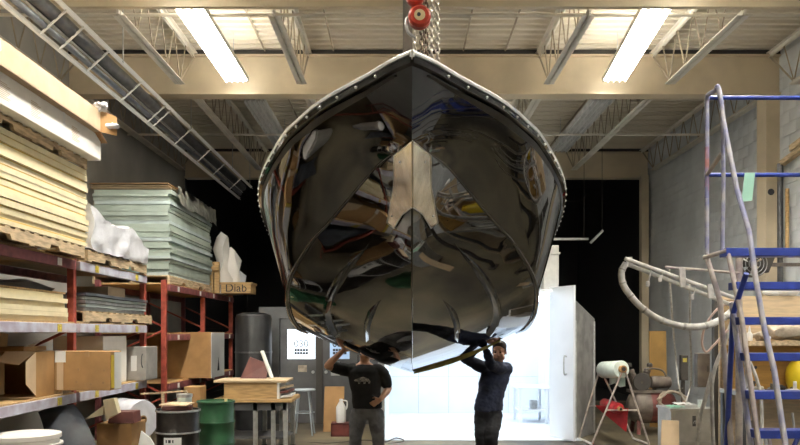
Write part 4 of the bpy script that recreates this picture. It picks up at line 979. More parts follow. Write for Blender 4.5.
# things on the shelves
def put(name, bm, m_, label, cat_, sm=40): return tag(obj(name, bm, m_, None, sm), label, cat_)
for q, (px, r) in enumerate(((772,.10),(784,.13))):
    c = at(px, 288, D+.47); bm = B(); ball(bm, (c.x, D+.434, zt_+r*.42), r, (1.2,.4,.55), sub=3)
    for v in bm.verts: v.co += (v.co-Vector(c))*noise.noise(v.co*15)*.15; v.co.z = max(v.co.z, zt_+.001)
    put('white_wadding', bm, M['paper'], 'lump of white wadding on top of the plywood panel, '+('left' if q == 0 else 'right')+' of two', 'wadding', 60)
c = at(749.5, 340, D+.1)
t2 = thing('spray_bottle', 'small white squeeze bottle on the plywood shelf', 'bottle', (c.x, D+.1, zm))
bm = B(); lathe(bm, [(0,0),(.028,0),(.03,.01),(.03,.075),(.012,.10),(0,.10)], (c.x, D+.1, zm), 14, cap=False); obj('bottle_body', bm, M['paper'], t2, 40)
bm = B(); lathe(bm, [(.013,.10),(.009,.14),(.004,.16),(0,.16)], (c.x, D+.1, zm), 10, cap=False); obj('nozzle', bm, M['paper'], t2, 40)
for q, (px, w_, hh, m_, lb) in enumerate(((761,.06,.11,'cloth','crumpled rag beside the white bottle on the plywood shelf'),(767,.05,.07,'plastic','crumpled white film on the plywood shelf'))):
    c = at(px, 0, D+.12); bm = B(); ball(bm, (c.x, D+.12, zm+hh*.45), hh*.55, (1.1,1,.9), sub=3)
    for v in bm.verts: v.co += (v.co-Vector((c.x,D+.12,zm+hh*.45)))*noise.noise(v.co*24)*.7; v.co.z = max(v.co.z, zm+.001)
    put('rag_heap' if q == 0 else 'film_heap', bm, M[m_], lb, 'rag' if q == 0 else 'film', 60)
c = at(788, 0, D+.15); bm = B(); box(bm, (c.x, D+.15, zm+.07), (.44,.3,.14), bev=.03)
bmesh.ops.subdivide_edges(bm, edges=bm.edges, cuts=3, use_grid_fill=True)
for v in bm.verts: v.co.z = max(zm+.001, v.co.z+noise.noise(v.co*9)*.06+.02); 
put('sack', bm, M['cloth'], 'slumped pale sack on the right of the plywood shelf', 'sack', 60)
c = at(800, 371, D+.1); t2 = thing('yellow_can', 'round bright yellow container on the bench at the right edge', 'container', (c.x, D+.1, zb))
bm = B(); lathe(bm, [(0,0),(.12,.01),(.145,.08),(.15,.16),(.14,.24),(.10,.30),(.05,.33),(0,.335)], (c.x+.01, D+.1, zb), 22, cap=False); obj('can_body', bm, M['yellow'], t2, 50)
bm = B(); lathe(bm, [(0,.33),(.035,.33),(.035,.36),(0,.36)], (c.x+.01, D+.1, zb), 14, cap=False); obj('cap', bm, M['yellow'], t2, 40)
jr = random.Random(5)
jl = ('grey bracket', 'dark pipe elbow', 'pale fitting', 'rusty clamp', 'grey cutter', 'dark gun', 'pale pipe', 'grey coupling')
for q in range(8):
    c = at(748+q*7.5, 0, D-.02); y = D-.02+.07*(q % 3); h = .06+.05*jr.random(); bm = B()
    R = Matrix.Rotation(jr.uniform(-.6,.6), 3, 'Z')
    if q % 3 == 0:
        box(bm, (c.x, y, zb+.012), (.10,.05,.024), R, .004); box(bm, (c.x+.02, y, zb+h*.5+.02), (.03,.04,h), R, .004)
    elif q % 3 == 1:
        tube(bm, cat([(c.x-.06,y,zb+.02),(c.x,y+.02,zb+.025),(c.x+.03,y+.01,zb+h)], 4), .018, 8)
    else:
        tube(bm, [(c.x-.08,y-.02,zb+.022),(c.x+.08,y+.03,zb+.022)], .02, 8); lathe(bm, [(.028,-.015),(.028,.015)], (c.x+.03,y+.015,zb+.03), 10, 'X')
    put('fitting', bm, M[('galv','gap','hose','comp')[q % 4]], jl[q]+' on the bench top below the orange panel, %s from the left' % ('first','second','third','fourth','fifth','sixth','seventh','eighth')[q], 'fitting')
# hoses hung on the bench
hz = [(([(742,300),(720,307),(706,325),(702,342),(706,352),(714,345),(728,330)]), .012, 'mat:pink', 'thin pinkish hose looping left of the ladder'),
      (([(733,318),(724,345),(714,372),(712,405),(717,450)]), .020, 'ghose', 'grey hose draped down left of the blue leg, outermost'),
      (([(738,330),(728,360),(727,400),(732,450)]), .018, 'hose', 'pale hose hanging just left of the blue leg'),
      (([(741,345),(747,375),(741,410),(742,452)]), .020, 'ghose', 'grey hose hanging between the blue leg and the stringer'),
      (([(745,352),(757,380),(762,415),(760,452)]), .017, 'hose', 'pale hose hanging inside the ladder stringers'),
      (([(712,372),(705,400),(699,425),(694,452)]), .022, 'ghose', 'thick dark grey hose sloping down to the steel crate')]
pink = mat('pinkish hose', (.58,.42,.36), .5)
for q, (px, r, m_, lb) in enumerate(hz):
    Dh = 7.05+.05*q; bm = B(); pts = [at(x, y, Dh) for x, y in px]
    if q: pts[-1].z = .05; pts.append(pts[-1]+Vector((.05,-.05,-.02)))
    tube(bm, cat(pts, 7), r, 8); put('hanging_hose', bm, pink if q == 0 else M[m_], lb, 'hose', 50)
bm = B(); a, b = at(739,316,7.25), at(739,316,7.25)+Vector((.5,.0,0)); tube(bm, [a+Vector((-.12,-.2,0)), a+Vector((-.12,.1,0)), a+Vector((.1,.42,0))], .02, 8); put('hose_peg', bm, M['darksteel'], 'dark peg carrying the hoses left of the plywood shelf', 'peg')
bm = B(); jr = random.Random(11)
for q in range(9):
    x = 742+q*7; c = at(x, 0, D-.02); bm = B(); y = D-.03+.05*(q % 2); a0 = Vector((c.x, y, .335)); a1 = Vector((c.x+jr.uniform(-.06,.06), y+.05, zb-.16-jr.random()*.3))
    tube(bm, [a0, a1], .012+.012*jr.random(), 8); put('stock_rod', bm, M[('galv','bare','comp','ghose')[q % 4]], 'upright rod stored under the bench top, %s from the left' % ('first','second','third','fourth','fifth','sixth','seventh','eighth','ninth')[q], 'rod').__setitem__('group', 'rods under the bench')
# dark post, switch box and fan at the wall
bm = B(); a = at(716, 0, 8.6); span(bm, (a.x-.035, 8.56, 0), (a.x+.035, 8.64, 2.15)); o = put('machine_post', bm, M['gap'], 'black square post left of the plywood shelf', 'post', None)
bm = B(); span(bm, (a.x-.12, 8.5, 0), (a.x+.12, 8.7, .02)); obj('foot_plate', bm, M['gap'], o)
c = at(702, 370, 8.6); t2 = thing('switch_box', 'grey electrical switch box left of the black post', 'switch box', c)
bm = B(); span(bm, (c.x-.075, 8.55, c.z-.2), (c.x+.075, 8.65, c.z+.2), .006); obj('box_body', bm, M['comp'], t2)
bm = B(); span(bm, (c.x+.04, 8.54, c.z-.02), (c.x+.055, 8.55, c.z+.05)); obj('latch', bm, M['gap'], t2)
bm = B(); span(bm, (c.x, 8.57, c.z-.1), (a.x-.034, 8.63, c.z-.05)); obj('bracket', bm, M['gap'], t2)
c = at(752.5, 264, 10.2); t2 = thing('wall_fan', 'dusty round fan with a grey grille behind the ladder', 'fan', c)
R_ = .19
bm = B(); lathe(bm, [(R_-.02,-.06),(R_,-.06),(R_,.05),(R_-.02,.05)], c, 28, 'Y', cap=False); obj('fan_ring', bm, M['comp'], t2, 40)
for q in range(6):
    a = q*math.pi/3; bm = B(); u = Vector((math.cos(a),0,math.sin(a))); v = Vector((-math.sin(a),.5,math.cos(a))); prism(bm, [c+u*.04-v*.02, c+u*(R_-.03)-v*.06, c+u*(R_-.03)+v*.06, c+u*.04+v*.02], (0,.006,0)); obj('blade', bm, M['gap'], t2)
bm = B(); lathe(bm, [(0,-.07),(.05,-.06),(.055,.04),(.04,.12),(0,.12)], c, 16, 'Y', cap=False); obj('motor', bm, M['comp'], t2, 40)
for r in (.08, .13, .175):
    bm = B(); tube(bm, [c+Vector((r*math.cos(a), -.065, r*math.sin(a))) for a in [2*math.pi*k_/24 for k_ in range(25)]], .004, 5, False); obj('grille_ring', bm, M['galv'], t2, 40)
bm = B(); bar(bm, c+Vector((.0,.1,0)), (XR, 10.3, c.z), .05, .05); obj('wall_bracket', bm, M['comp'], t2)
bm = B(); bar(bm, c+Vector((.16,.02,-.1)), c+Vector((.26,.02,.14)), .1, .12); obj('fan_housing', bm, M['gap'], t2)
# ------------------------------------------------------------------ compressor
yc = 12.6; kc = F/yc; c = Vector(((651-402)/kc, yc, 0))
t = thing('air_compressor', 'dusty red air compressor with motor and pump on its tank', 'compressor', (c.x, yc, 0)); rt = .28; zc = .46
bm = B(); lathe(bm, [(0,-.42),(.12,-.40),(.22,-.35),(rt,-.26),(rt,.28),(.22,.37),(.12,.42),(0,.44)], (c.x, yc, zc), 28, 'X', cap=False); obj('tank', bm, M['compr'], t, 50)
bm = B(); lathe(bm, [(0,-.43),(.12,-.41),(.225,-.36),(rt+.004,-.26),(rt+.004,-.06)], (c.x, yc, zc), 28, 'X', cap=False); obj('tank_end', bm, M['comp'], t, 50, 'dust grey tank end')
for sx in (-1,1):
    for y in (yc-.14, yc+.14):
        bm = B(); bar(bm, (c.x+sx*.26, y, zc-.2), (c.x+sx*.28, y*1.0+(y-yc)*.4, 0), .06, .04); obj('leg', bm, M['compr'], t)
zz = zc+rt+.02
bm = B(); span(bm, (c.x-.38, yc-.17, zz-.05), (c.x+.36, yc+.17, zz)); obj('top_plate', bm, M['comp'], t)
bm = B(); lathe(bm, [(0,-.16),(.10,-.16),(.115,-.12),(.115,.12),(.09,.17),(0,.17)], (c.x+.14, yc-.05, zz+.13), 18, 'X', cap=False); obj('motor', bm, M['comp'], t, 40)
bm = B(); span(bm, (c.x+.04, yc-.15, zz), (c.x+.24, yc+.05, zz+.03)); obj('motor_foot', bm, M['gap'], t)
pb = B(); span(pb, (c.x-.34, yc-.10, zz), (c.x-.10, yc+.14, zz+.18), .02); obj('crankcase', pb, M['comp'], t)
for q, x in enumerate((-.28, -.14)):
    bm = B(); prof = [(0,0)]
    for f in range(7): prof += [(.055,.02*f+.15),(.07,.02*f+.154),(.07,.02*f+.162),(.055,.02*f+.166)]
    prof += [(.05,.30),(.06,.31),(.06,.36),(0,.36)]
    lathe(bm, prof, (c.x+x, yc, zz), 16, cap=False); bmesh.ops.rotate(bm, verts=bm.verts, cent=(c.x+x, yc, zz+.1), matrix=Matrix.Rotation((-.3,.3)[q], 3, 'Y')); obj('cylinder', bm, M['comp'], t, 40)
    bm = B(); lathe(bm, [(0,0),(.05,0),(.05,.05),(.03,.07),(0,.07)], (c.x+x+(-.11,.11)[q], yc-.02, zz+.40), 12, cap=False); obj('air_filter', bm, M['gap'], t, 40)
bm = B(); lathe(bm, [(.03,-.02),(.15,-.02),(.16,0),(.15,.02),(.03,.02)], (c.x-.20, yc-.13, zz+.14), 22, 'Y', cap=False); obj('flywheel', bm, M['gap'], t, 40)
bm = B(); tube(bm, cat([(c.x-.12,yc-.02,zz+.36),(c.x+.05,yc-.08,zz+.37),(c.x+.20,yc-.10,zz+.30),(c.x+.27,yc-.1,zz+.02)], 5), .016, 8); obj('pipe', bm, M['comp'], t, 40)
px_ = c.x+.60
bm = B(); bar(bm, (px_, yc+.1, 0), (px_, yc+.1, 1.1), .05, .05); o = tag(obj('control_post', bm, M['gap']), 'black control post right of the compressor', 'post')
bm = B(); span(bm, (px_-.06, yc+.02, .92), (px_+.06, yc+.12, 1.36), .006); g = obj('control_box', bm, M['gap'], o)
bm = B(); span(bm, (px_-.035, yc+.016, 1.24), (px_+.035, yc+.019, 1.31)); obj('label_plate', bm, M['tag'], g)
bm = B(); P = []; hc = Vector(((672-402)/(F/12.25), 12.25, .60))
for q in range(90):
    a = q*.42; r = .215+.02*math.sin(q*1.9); P.append(hc+Vector((r*math.cos(a), .0012*q-.05, r*.72*math.sin(a)+.0)))
tube(bm, P, .018, 6); ch_ = put('coiled_hose', bm, M['cloth'], 'coiled tan hose hanging at the front of the compressor', 'hose', 50)
bm = B(); tube(bm, [(px_, yc+.1, .78), (hc.x, 12.22, .74)], .014, 8); obj('hose_hook', bm, M['gap'], o, 40)
# steel crate with papers
D = 9.6; a, b = at(671,0,D).x, at(712,0,D).x; zt_ = HC-76/(F/D)
t = thing('steel_crate', 'grey steel crate with a hasp standing right of the compressor', 'crate', ((a+b)/2, D, 0))
bm = B(); span(bm, (a, D, .02), (b, D+.5, zt_), .006); obj('crate_box', bm, M['crate'], t)
bm = B(); span(bm, (a-.015, D-.015, zt_-.03), (b+.015, D+.515, zt_+.004)); obj('top_rim', bm, M['crate'], t)
bm = B(); span(bm, (a-.008, D-.01, .28), (b+.008, D, .31)); obj('rib', bm, M['crate'], t)
lx = at(694,0,D).x; lz = HC-88/(F/D)
bm = B(); span(bm, (lx-.022, D-.012, lz-.07), (lx+.022, D, lz+.07), .003); hs = obj('hasp', bm, M['darksteel'], t)
bm = B(); tube(bm, cat([(lx-.012,D-.014,lz-.03),(lx-.012,D-.04,lz),(lx+.012,D-.04,lz),(lx+.012,D-.014,lz-.03)], 4), .006, 6); obj('staple', bm, M['galv'], hs, 40)
for q, (x0, x1, m_, lb) in enumerate(((669,684,'mint','pale green cloth on the left of the steel crate'),(678,697,'paper','crumpled white paper on the steel crate'))):
    p, r = at(x0,0,D+.1).x, at(x1,0,D+.1).x; bm = B(); V = []
    for i in range(8): V.append([bm.verts.new((p+(r-p)*i/7, D+.05+.04*j+.06*q, zt_+.012+.03*q+.022*abs(noise.noise(Vector((i*1.3+q*4, j*1.7, 2))))*2)) for j in range(7)])
    for u, v in zip(V, V[1:]):
        for j in range(6): bm.faces.new((u[j], u[j+1], v[j+1], v[j]))
    bmesh.ops.solidify(bm, geom=bm.faces[:], thickness=.008); put('cloth_scrap' if q == 0 else 'paper_scrap', bm, M[m_], lb, 'cloth' if q == 0 else 'paper', 60)
c = at(700, 0, D+.2); bm = B(); lathe(bm, [(0,0),(.045,0),(.055,.10),(.05,.10),(.04,.012),(0,.012)], (c.x, D+.15, zt_+.006), 16, cap=False); put('clear_cup', bm, M['film'], 'clear plastic cup on the right of the steel crate', 'cup')
bm = B(); D = 9.3; prism(bm, [at(658,446,D), at(677,447,D), at(679,421,D+.16), at(662,420,D+.16)], (0,.022,0)); 
for v in bm.verts:
    if v.co.z < .5: v.co.z = 0.003; v.co.y -= .08
put('pale_board', bm, M['carton2'], 'pale board leaning against the front of the steel crate', 'board', None)
bm = B(); bm.free(); D = 13.4
a, b = at(650,0,D), at(668,331,D); bm = B(); prism(bm, [(a.x,D,0.003),(b.x,D,0.003),(b.x,D+.1,b.z),(a.x+.02,D+.1,b.z)], (0,.03,0)); put('gold_panel', bm, mat('golden sheet', (.28,.16,.04), .6, var=.2, scale=3), 'golden plywood sheet standing behind the compressor', 'sheet', None)
# ------------------------------------------------------------------ film stand: two A-frames with two rolls
t = thing('film_stand', 'pale A-frame stand holding a green film roll and a red film roll', 'stand', (3.5, 11.7, 0))
Df, Dr = 11.2, 11.84
fa, fl, fr = at(624,367,Df), at(592,0,Df), at(649,0,Df); ra, rl, rr = at(600,368,Dr), at(579,0,Dr), at(633,0,Dr)
for q, (ap, l, r, y) in enumerate(((fa, fl, fr, Df), (ra, rl, rr, Dr))):
    for e in (l, r):
        bm = B(); tube(bm, [ap, (e.x, y, .02)], .016, 8); obj('leg', bm, M['bare'], t, 40)
    z = .55; f = (ap.z-z)/(ap.z-.02); bm = B(); tube(bm, [(ap.x+(l.x-ap.x)*f, y, z), (ap.x+(r.x-ap.x)*f, y, z)], .012, 8); obj('cross_bar', bm, M['bare'], t, 40)
for f, r in ((fl, rl), (fr, rr)):
    bm = B(); tube(bm, [(f.x, Df, .02), (r.x, Dr, .02)], .018, 8); obj('base_rail', bm, M['hose'], t, 40)
def roll(a, b, r, m_, nm, lb):
    a, b = Vector(a), Vector(b); d = (b-a).normalized(); t2 = thing(nm, lb, 'film roll', a)
    bm = B(); tube(bm, [a+d*.06, a+d*.065, b-d*.065, b-d*.06], [r*.97, r, r, r*.97], 24); obj('wound_film', bm, M[m_], t2, 50)
    for e, s in ((a, 1), (b, -1)):
        bm = B(); tube(bm, [e-d*s*.01, e+d*s*.062], r*.42, 14); o = obj('core', bm, M['carton'], t2, 40)
        bm = B(); tube(bm, [e-d*s*.016, e-d*s*.008], r*.24, 12); obj('core_plug', bm, M['ink'], o, 40)
    return t2
ga, gb = fa+Vector((-.02,-.04,-.03)), ra+Vector((.03,.0,-.03))
t2 = roll(ga, gb, .135, 'film', 'green_film_roll', 'pale green film roll on top of the A-frame stand')
bm = B(); p = ga.lerp(gb, .2); V = []
for i in range(7):
    q = i/6; V.append([bm.verts.new(p+Vector((.10-.12*s_, .45*s_, -.10-.17*q+.03*math.sin(s_*7+q*3)*q))) for s_ in (0,.33,.66,1)])
for u, v in zip(V, V[1:]):
    for j in range(3): bm.faces.new((u[j], u[j+1], v[j+1], v[j]))
bmesh.ops.solidify(bm, geom=bm.faces[:], thickness=.004); obj('loose_end', bm, M['film'], t2, 60)
ra_, rb_ = Vector((at(620,0,Df).x, Df-.03, .57)), Vector((at(603,0,Dr).x, Dr, .60))
t2 = roll(ra_, rb_, .085, 'redfilm', 'red_film_roll', 'red film roll drooping on the lower bar of the A-frame stand')
bm = B(); V = []
for i in range(9):
    q = i/8; V.append([bm.verts.new(Vector((at(604+(24-4*q)*s_+q*2,0,Df).x, Df+.5-.52*s_, .58-(.05+.32*s_)*q))) for s_ in (0,.25,.5,.75,1)])
for u, v in zip(V, V[1:]):
    for j in range(4): bm.faces.new((u[j], u[j+1], v[j+1], v[j]))
bmesh.ops.solidify(bm, geom=bm.faces[:], thickness=.006); obj('loose_end', bm, M['redfilm'], t2, 60)
# ------------------------------------------------------------------ people
def cone(bm, a, b, ra, rb):   # tapered capsule
    a, b = Vector(a), Vector(b); tube(bm, [a, b], [ra, rb], 14); ball(bm, a, ra); ball(bm, b, rb)
def limb(bm, pts, rs):
    P = cat(pts, 4); n = len(pts)-1; R = []
    for i in range(len(P)):
        f = i/4; k = min(n-1, int(f)); R.append(rs[k]+(rs[k+1]-rs[k])*(f-k))
    tube(bm, P, R, 14)
    for k in (0, -1): ball(bm, P[k], R[k])
def torso(bm, rings):         # rings: centre, side vector, half width, half depth
    V = []
    for c, sd, hw, hd in rings:
        c, sd = Vector(c), Vector(sd).normalized(); fw = sd.cross(Vector((0,0,1))).normalized()
        V.append([bm.verts.new(c+sd*hw*(abs(math.cos(a))**.8*(1 if math.cos(a) > 0 else -1))+fw*hd*math.sin(a)) for a in [2*math.pi*k/20 for k in range(20)]])
    for a, b in zip(V, V[1:]):
        for k in range(20): bm.faces.new((a[k], a[(k+1) % 20], b[(k+1) % 20], b[k]))
    bm.faces.new(V[0]); bm.faces.new(V[-1])
def remeshed(name, bm, m_, parent, vox=.009, it=3, wr=0., label=None):
    bmesh.ops.recalc_face_normals(bm, faces=bm.faces)
    o = obj(name, bm, m_, None, 180)
    md = o.modifiers.new('remesh', 'REMESH'); md.mode = 'VOXEL'; md.voxel_size = vox; md.use_smooth_shade = True
    sm = o.modifiers.new('smooth', 'SMOOTH'); sm.iterations = it; sm.factor = .5
    dg = bpy.context.evaluated_depsgraph_get(); me = bpy.data.meshes.new_from_object(o.evaluated_get(dg))
    o.modifiers.clear(); o.data = me; me.name = name
    if wr:
        for v in me.vertices:
            n = v.normal; c = v.co; v.co = c+n*(noise.noise(Vector((c.x*9, c.y*9, c.z*16)))+.6*noise.noise(Vector((c.x*22, c.y*22, c.z*30))))*wr
    me.shade_smooth()
    if parent:
        o.parent = parent
        if parent.type == 'EMPTY': o.location = -parent.location
    if label: o['label'] = label
    return o
def head(bm, hb, c, R, s=1.0):   # skull, jaw, nose, lips, ears; R turns the face from -Y
    def P(x, y, z): return Vector(c)+R @ Vector((x*s, y*s, z*s))
    ball(bm, P(0,.012,.045), .088*s, (.86,1.08,.92), R, 3)
    ball(bm, P(0,-.018,-.03), .070*s, (.90,.98,1.08), R, 3)
    ball(bm, P(0,-.048,-.088), .034*s, (1.1,.8,.75), R)
    for q in (-1, 1):
        ball(bm, P(q*.045,-.03,-.06), .035*s, (.8,1,1), R)
        ball(bm, P(q*.030,-.074,.030), .018*s, (1.35,.6,.5), R)     # brow
        ball(bm, P(q*.040,-.062,-.022), .024*s, (1,.7,.8), R)       # cheek
        ball(bm, P(q*.080,.012,-.008), .026*s, (.35,.75,1.2), R)    # ear
    cone(bm, P(0,-.085,.022), P(0,-.104,-.022), .009*s, .015*s)
    for q in (-1, 1): ball(bm, P(q*.012,-.093,-.026), .010*s, (1,1,.8), R)
    ball(bm, P(0,-.082,-.056), .016*s, (1.5,.7,.38), R); ball(bm, P(0,-.080,-.067), .016*s, (1.35,.7,.42), R)
    # hair
    ball(hb, P(0,.022,.062), .094*s, (.90,1.04,.82), R, 3); ball(hb, P(0,.055,.01), .078*s, (.98,.78,1.0), R, 3)
    ball(hb, P(0,-.035,.108), .05*s, (1.2,.9,.5), R, 3)
    for q in (-1,1): ball(hb, P(q*.074,.0,.03), .022*s, (.5,1,1.5), R)
    return P
def hand(bm, w_, dirv, nrm, thumb, curl=.5, s=1.0):   # wrist, pointing, palm normal, thumb side
    w_, d, n, th = Vector(w_), Vector(dirv).normalized(), Vector(nrm).normalized(), Vector(thumb).normalized()
    R = Matrix((th, d, n)).transposed()
    ball(bm, w_+d*.045*s, .05*s, (.82,1.0,.36), R); 
    for k, (o_, L) in enumerate(((.030,.072),(.010,.082),(-.011,.076),(-.031,.060))):
        b = w_+d*.085*s+th*o_*s*1.05; p = [b]; a = 0; q = b
        for seg, f in enumerate((.45,.32,.25)):
            a += curl*(.7+.25*seg)+.05*k; q = q+(d*math.cos(a)+n*math.sin(a)+th*o_*1.2)*L*f*s; p.append(q)
        for k2, (u, v) in enumerate(zip(p, p[1:])): cone(bm, u, v, (.0095-.0010*k2)*s, (.0090-.0010*k2)*s)
    b = w_+d*.025*s+th*.028*s; q = b+(th*.75+d*.6+n*.25).normalized()*.045*s; e = q+(d*.85+th*.15+n*.5).normalized()*.035*s
    cone(bm, b, q, .013*s, .011*s); cone(bm, q, e, .0105*s, .009*s)
EY = lambda e, P, s: [ball(e, P(q*.031,-.079,.008), .0105*s) for q in (-1, 1)]

# --- man at the left: black T-shirt, one arm up to the hull, other hand on the hip
Dm = 9.08
def L(x, y, d=0): return at(x, y, Dm+d)
m1 = thing('person', 'man in a black T-shirt with his face hidden behind the hull, left of the keel', 'person', (L(366,0).x, Dm, 0))
bm = B(); hb = B(); eb = B()
pelv = L(367,412); chest = L(365,382)
torso(bm, [(L(367,416), (1,.1,0), .13,.10), (L(367,405), (1,.1,0), .165,.12), (L(366,394), (1,.1,0), .160,.115), (L(365,381), (1,.1,0), .185,.125), (L(365,371), (1,.05,0), .19,.115), (L(364.5,366), (1,.05,0), .14,.085), (L(364.5,362), (1,0,0), .07,.065)])
limb(bm, [L(364.5,365,.01), L(364.8,360,-.01), L(365,354,-.02)], [.066,.060,.060])
P1 = head(bm, hb, L(365.2,349.5,-.035), Matrix.Rotation(.25, 3, 'X') @ Matrix.Rotation(.1, 3, 'Z'), 1.03); EY(eb, P1, 1.03)
# raised right arm (image left)
sL, eL, wL = L(346.5,370,.02), L(327.5,366,-.16), L(342.5,351.5,-.18)
limb(bm, [L(353,369,.01), sL, sL.lerp(eL,.5)+Vector((0,0,-.01)), eL], [.07,.064,.052,.044]); limb(bm, [eL, eL.lerp(wL,.35)+Vector((-.008,0,.0)), wL], [.046,.045,.029])
hand(bm, wL, (.55,-.15,.8), (.3,-.9,.25), (.7,.2,-.5), .45, 1.0)
# left arm: elbow out, hand on hip
sR, eR, wR = L(382,373,.02), L(388.5,388,.10), L(380.5,399.5,-.12)
limb(bm, [L(376,370,.01), sR, sR.lerp(eR,.5), eR], [.07,.064,.052,.045]); limb(bm, [eR, eR.lerp(wR,.35)+Vector((.008,0,0)), wR], [.047,.046,.030])
hand(bm, wR, (-.75,-.15,-.45), (-.2,.9,-.1), (-.4,-.2,.85), .35, 1.0)
# legs
for hx_, kx, ax, s in ((358.5, 355.5, 353.5, -1), (375.5, 378, 379.5, 1)):
    h, kn, an = L(hx_,414,.01), L(kx,437,-.05), at(ax,333,Dm+.06); an.z = .09
    limb(bm, [h, h.lerp(kn,.5)+Vector((0,-.01,0)), kn, kn.lerp(an,.4)+Vector((0,.03,0)), an], [.098,.085,.06,.058,.042])
body1 = remeshed('body', bm, M['skin'], m1, .0085, 2)
remeshed('hair', hb, M['hair'], m1, .010, 2); obj('eyes', eb, M['eye'], m1, 60)
bm = B()
torso(bm, [(L(367.5,408), (1,.1,0), .185,.138), (L(367,400), (1,.1,0), .188,.138), (L(366,392), (1,.1,0), .182,.134), (L(365,381), (1,.1,0), .205,.142), (L(365,371), (1,.05,0), .208,.132), (L(364.5,366.5), (1,.05,0), .160,.105), (L(364.5,364), (1,0,0), .095,.085)])
limb(bm, [L(353,369.5,.01), sL, sL.lerp(eL,.62)], [.088,.084,.076]); limb(bm, [L(376,370.5,.01), sR, sR.lerp(eR,.70)], [.088,.084,.076])
remeshed('t_shirt', bm, M['tee'], m1, .010, 3, .006)
bm = B()
torso(bm, [(L(367,419), (1,.1,0), .12,.11), (L(367,412), (1,.1,0), .172,.128), (L(367,404), (1,.1,0), .172,.128)])
for hx_, kx, ax, s in ((358.5, 355.5, 353.5, -1), (375.5, 378, 379.5, 1)):
    h, kn, an = L(hx_,415,.01), L(kx,437,-.05), at(ax,333,Dm+.06); an.z = .09
    limb(bm, [h, h.lerp(kn,.5)+Vector((0,-.01,0)), kn, kn.lerp(an,.5)+Vector((0,.03,0)), an], [.112,.100,.080,.078,.072])
    sb = B(); ball(sb, (an.x, an.y-.05, .055), .055, (.85,2.2,.95)); ball(sb, (an.x+.01*s, an.y-.13, .045), .05, (.9,1.2,.8))
    for v in sb.verts: v.co.z = max(.0, v.co.z)
    obj('shoe', sb, M['leather'], m1, 60)
remeshed('jeans', bm, M['jeans'], m1, .010, 3, .006)
# bear-like print on the chest
sil = [(0,.30),(.10,.42),(.22,.46),(.40,.58),(.56,.62),(.74,.56),(.88,.46),(1,.24),(.98,.06),(.88,.06),(.86,.2),(.74,.24),(.70,.04),(.58,.04),(.58,.22),(.42,.22),(.38,.04),(.27,.04),(.26,.24),(.12,.22)]
q0 = L(354.5, 381.5); bm = B(); ww = L(370.8,0).x-q0.x
bvh1 = BVHTree.FromObject(bpy.data.objects['t_shirt'], bpy.context.evaluated_depsgraph_get())
vs = []
for u, v in sil:
    o_ = Vector((q0.x+u*ww, 8.3, q0.z+(v-.1)*ww*.72-.01)); p, n, _, _ = bvh1.ray_cast(o_-Vector(bpy.data.objects['t_shirt'].matrix_world.translation)*0, Vector((0,1,0)))
    vs.append(bm.verts.new((p if p else Vector((o_.x, Dm-.14, o_.z)))+Vector((0,-.006,0))))
f = bm.faces.new(vs); bmesh.ops.triangulate(bm, faces=[f])
bmesh.ops.subdivide_edges(bm, edges=bm.edges[:], cuts=3, use_grid_fill=True)
for v in bm.verts:
    p, n, _, _ = bvh1.ray_cast(Vector((v.co.x, 8.3, v.co.z)), Vector((0,1,0)))
    if p: v.co.y = p.y-.004
pr = obj('chest_print', bm, M['print'], None); pr.parent = m1; pr.location = -m1.location; pr['label'] = 'pale animal print on the chest'

# --- man at the right: navy jacket, both hands up on the hull edge
Dm = 9.05
m2 = thing('person', 'dark haired man in a navy jacket holding the stern edge with both hands', 'person', (L(490,0).x, Dm, 0))
bm = B(); hb = B(); eb = B(); sd = (.9,.42,0)
torso(bm, [(L(488,417), sd, .13,.105), (L(488.5,408), sd, .165,.12), (L(490.5,396), sd, .150,.115), (L(494,382), sd, .175,.125), (L(496.5,371), sd, .18,.115), (L(498,366), sd, .13,.085), (L(498.5,362), sd, .065,.065)])
limb(bm, [L(498.3,366,.01), L(498.3,361,0), L(498.5,355,-.01)], [.066,.060,.060])
RZ = Matrix.Rotation(-.35, 3, 'Z') @ Matrix.Rotation(.12, 3, 'X')
P2 = head(bm, hb, L(499.3,352,-.02), RZ, 1.06); EY(eb, P2, 1.06)
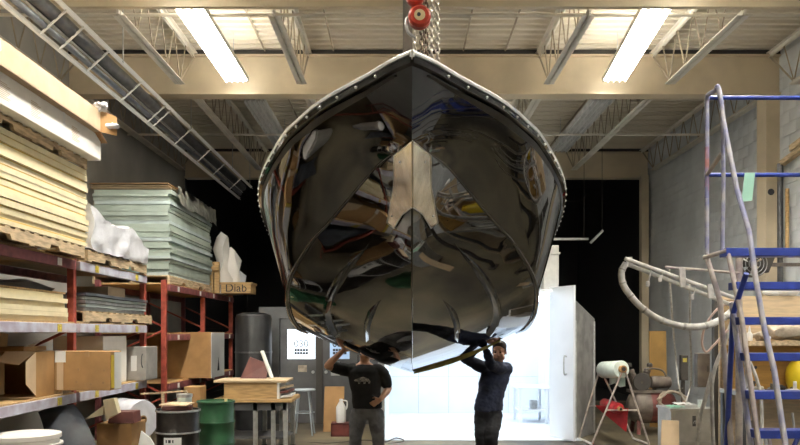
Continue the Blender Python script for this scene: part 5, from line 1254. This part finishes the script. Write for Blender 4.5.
# image-left arm: elbow up and out to the left, hand on the edge
sA, eA, wA = L(486,368,.02), L(464.5,357.5,-.12), L(478,348.5,-.2)
sA2, eA2, wA2 = L(507,369,.02), L(491,365,-.30), L(486,350,-.26)
limb(bm, [sA, sA.lerp(eA,.5), eA], [.062,.052,.044]); limb(bm, [eA, eA.lerp(wA,.4), wA], [.045,.042,.028])
limb(bm, [sA2, sA2.lerp(eA2,.5), eA2], [.062,.052,.044]); limb(bm, [eA2, eA2.lerp(wA2,.4), wA2], [.045,.042,.028])
hand(bm, wA, (.35,-.1,.9), (-.2,-.9,.2), (.9,0,-.3), .45, 1.05); hand(bm, wA2, (-.15,-.1,.95), (-.2,-.9,.2), (-.95,.1,-.1), .45, 1.05)
LG = ((482.5,481.5,484,-.02), (494,491.5,490,-.10))
for hx_, kx, ax, dd in LG:
    h, kn, an = L(hx_,414,.01), L(kx,437,dd-.05), at(ax,333,Dm+.10+dd); an.z = .09
    limb(bm, [h, h.lerp(kn,.5), kn, kn.lerp(an,.4)+Vector((0,.03,0)), an], [.095,.083,.06,.058,.042])
remeshed('body', bm, M['skin'], m2, .0085, 2)
remeshed('hair', hb, M['hair'], m2, .010, 2); obj('eyes', eb, M['eye'], m2, 60)
bm = B()
torso(bm, [(L(488.5,410.5), sd, .195,.142), (L(489,402), sd, .186,.140), (L(491,393), sd, .180,.138), (L(494,381), sd, .198,.145), (L(496.5,371), sd, .202,.135), (L(498,366), sd, .155,.108), (L(498.5,362.5), sd, .085,.085)])
limb(bm, [L(490,368,.01), sA, sA.lerp(eA,.5)+Vector((0,0,-.012)), eA], [.088,.086,.076,.064]); limb(bm, [eA, eA.lerp(wA,.4), eA.lerp(wA,.9)], [.064,.060,.046])
limb(bm, [L(503,369,.01), sA2, sA2.lerp(eA2,.5)+Vector((0,0,-.012)), eA2], [.088,.086,.076,.064]); limb(bm, [eA2, eA2.lerp(wA2,.4), eA2.lerp(wA2,.9)], [.064,.060,.046])
remeshed('jacket', bm, M['navy'], m2, .010, 3, .009)
bm = B()
torso(bm, [(L(488,420), sd, .12,.11), (L(488,413), sd, .17,.13), (L(488.5,405), sd, .172,.13)])
for hx_, kx, ax, dd in LG:
    h, kn, an = L(hx_,415,.01), L(kx,437,dd-.05), at(ax,333,Dm+.10+dd); an.z = .09
    limb(bm, [h, h.lerp(kn,.5), kn, kn.lerp(an,.5)+Vector((0,.03,0)), an], [.110,.100,.084,.080,.074])
    sb = B(); ball(sb, (an.x-.01, an.y-.05, .055), .055, (.85,2.2,.95)); ball(sb, (an.x-.02, an.y-.13, .045), .05, (.9,1.2,.8))
    for v in sb.verts: v.co.z = max(.0, v.co.z)
    obj('shoe', sb, M['leather'], m2, 60)
remeshed('trousers', bm, M['darktrou'], m2, .010, 3, .008)
# every setting piece that stands alone also says what it is
for o in bpy.data.objects:
    if o.parent is None and o.get('kind') == 'structure' and 'category' not in o:
        o['category'] = o.name.split('_')[0] if not o.name.startswith('roof') else o.name.split('.')[0].replace('_', ' ')
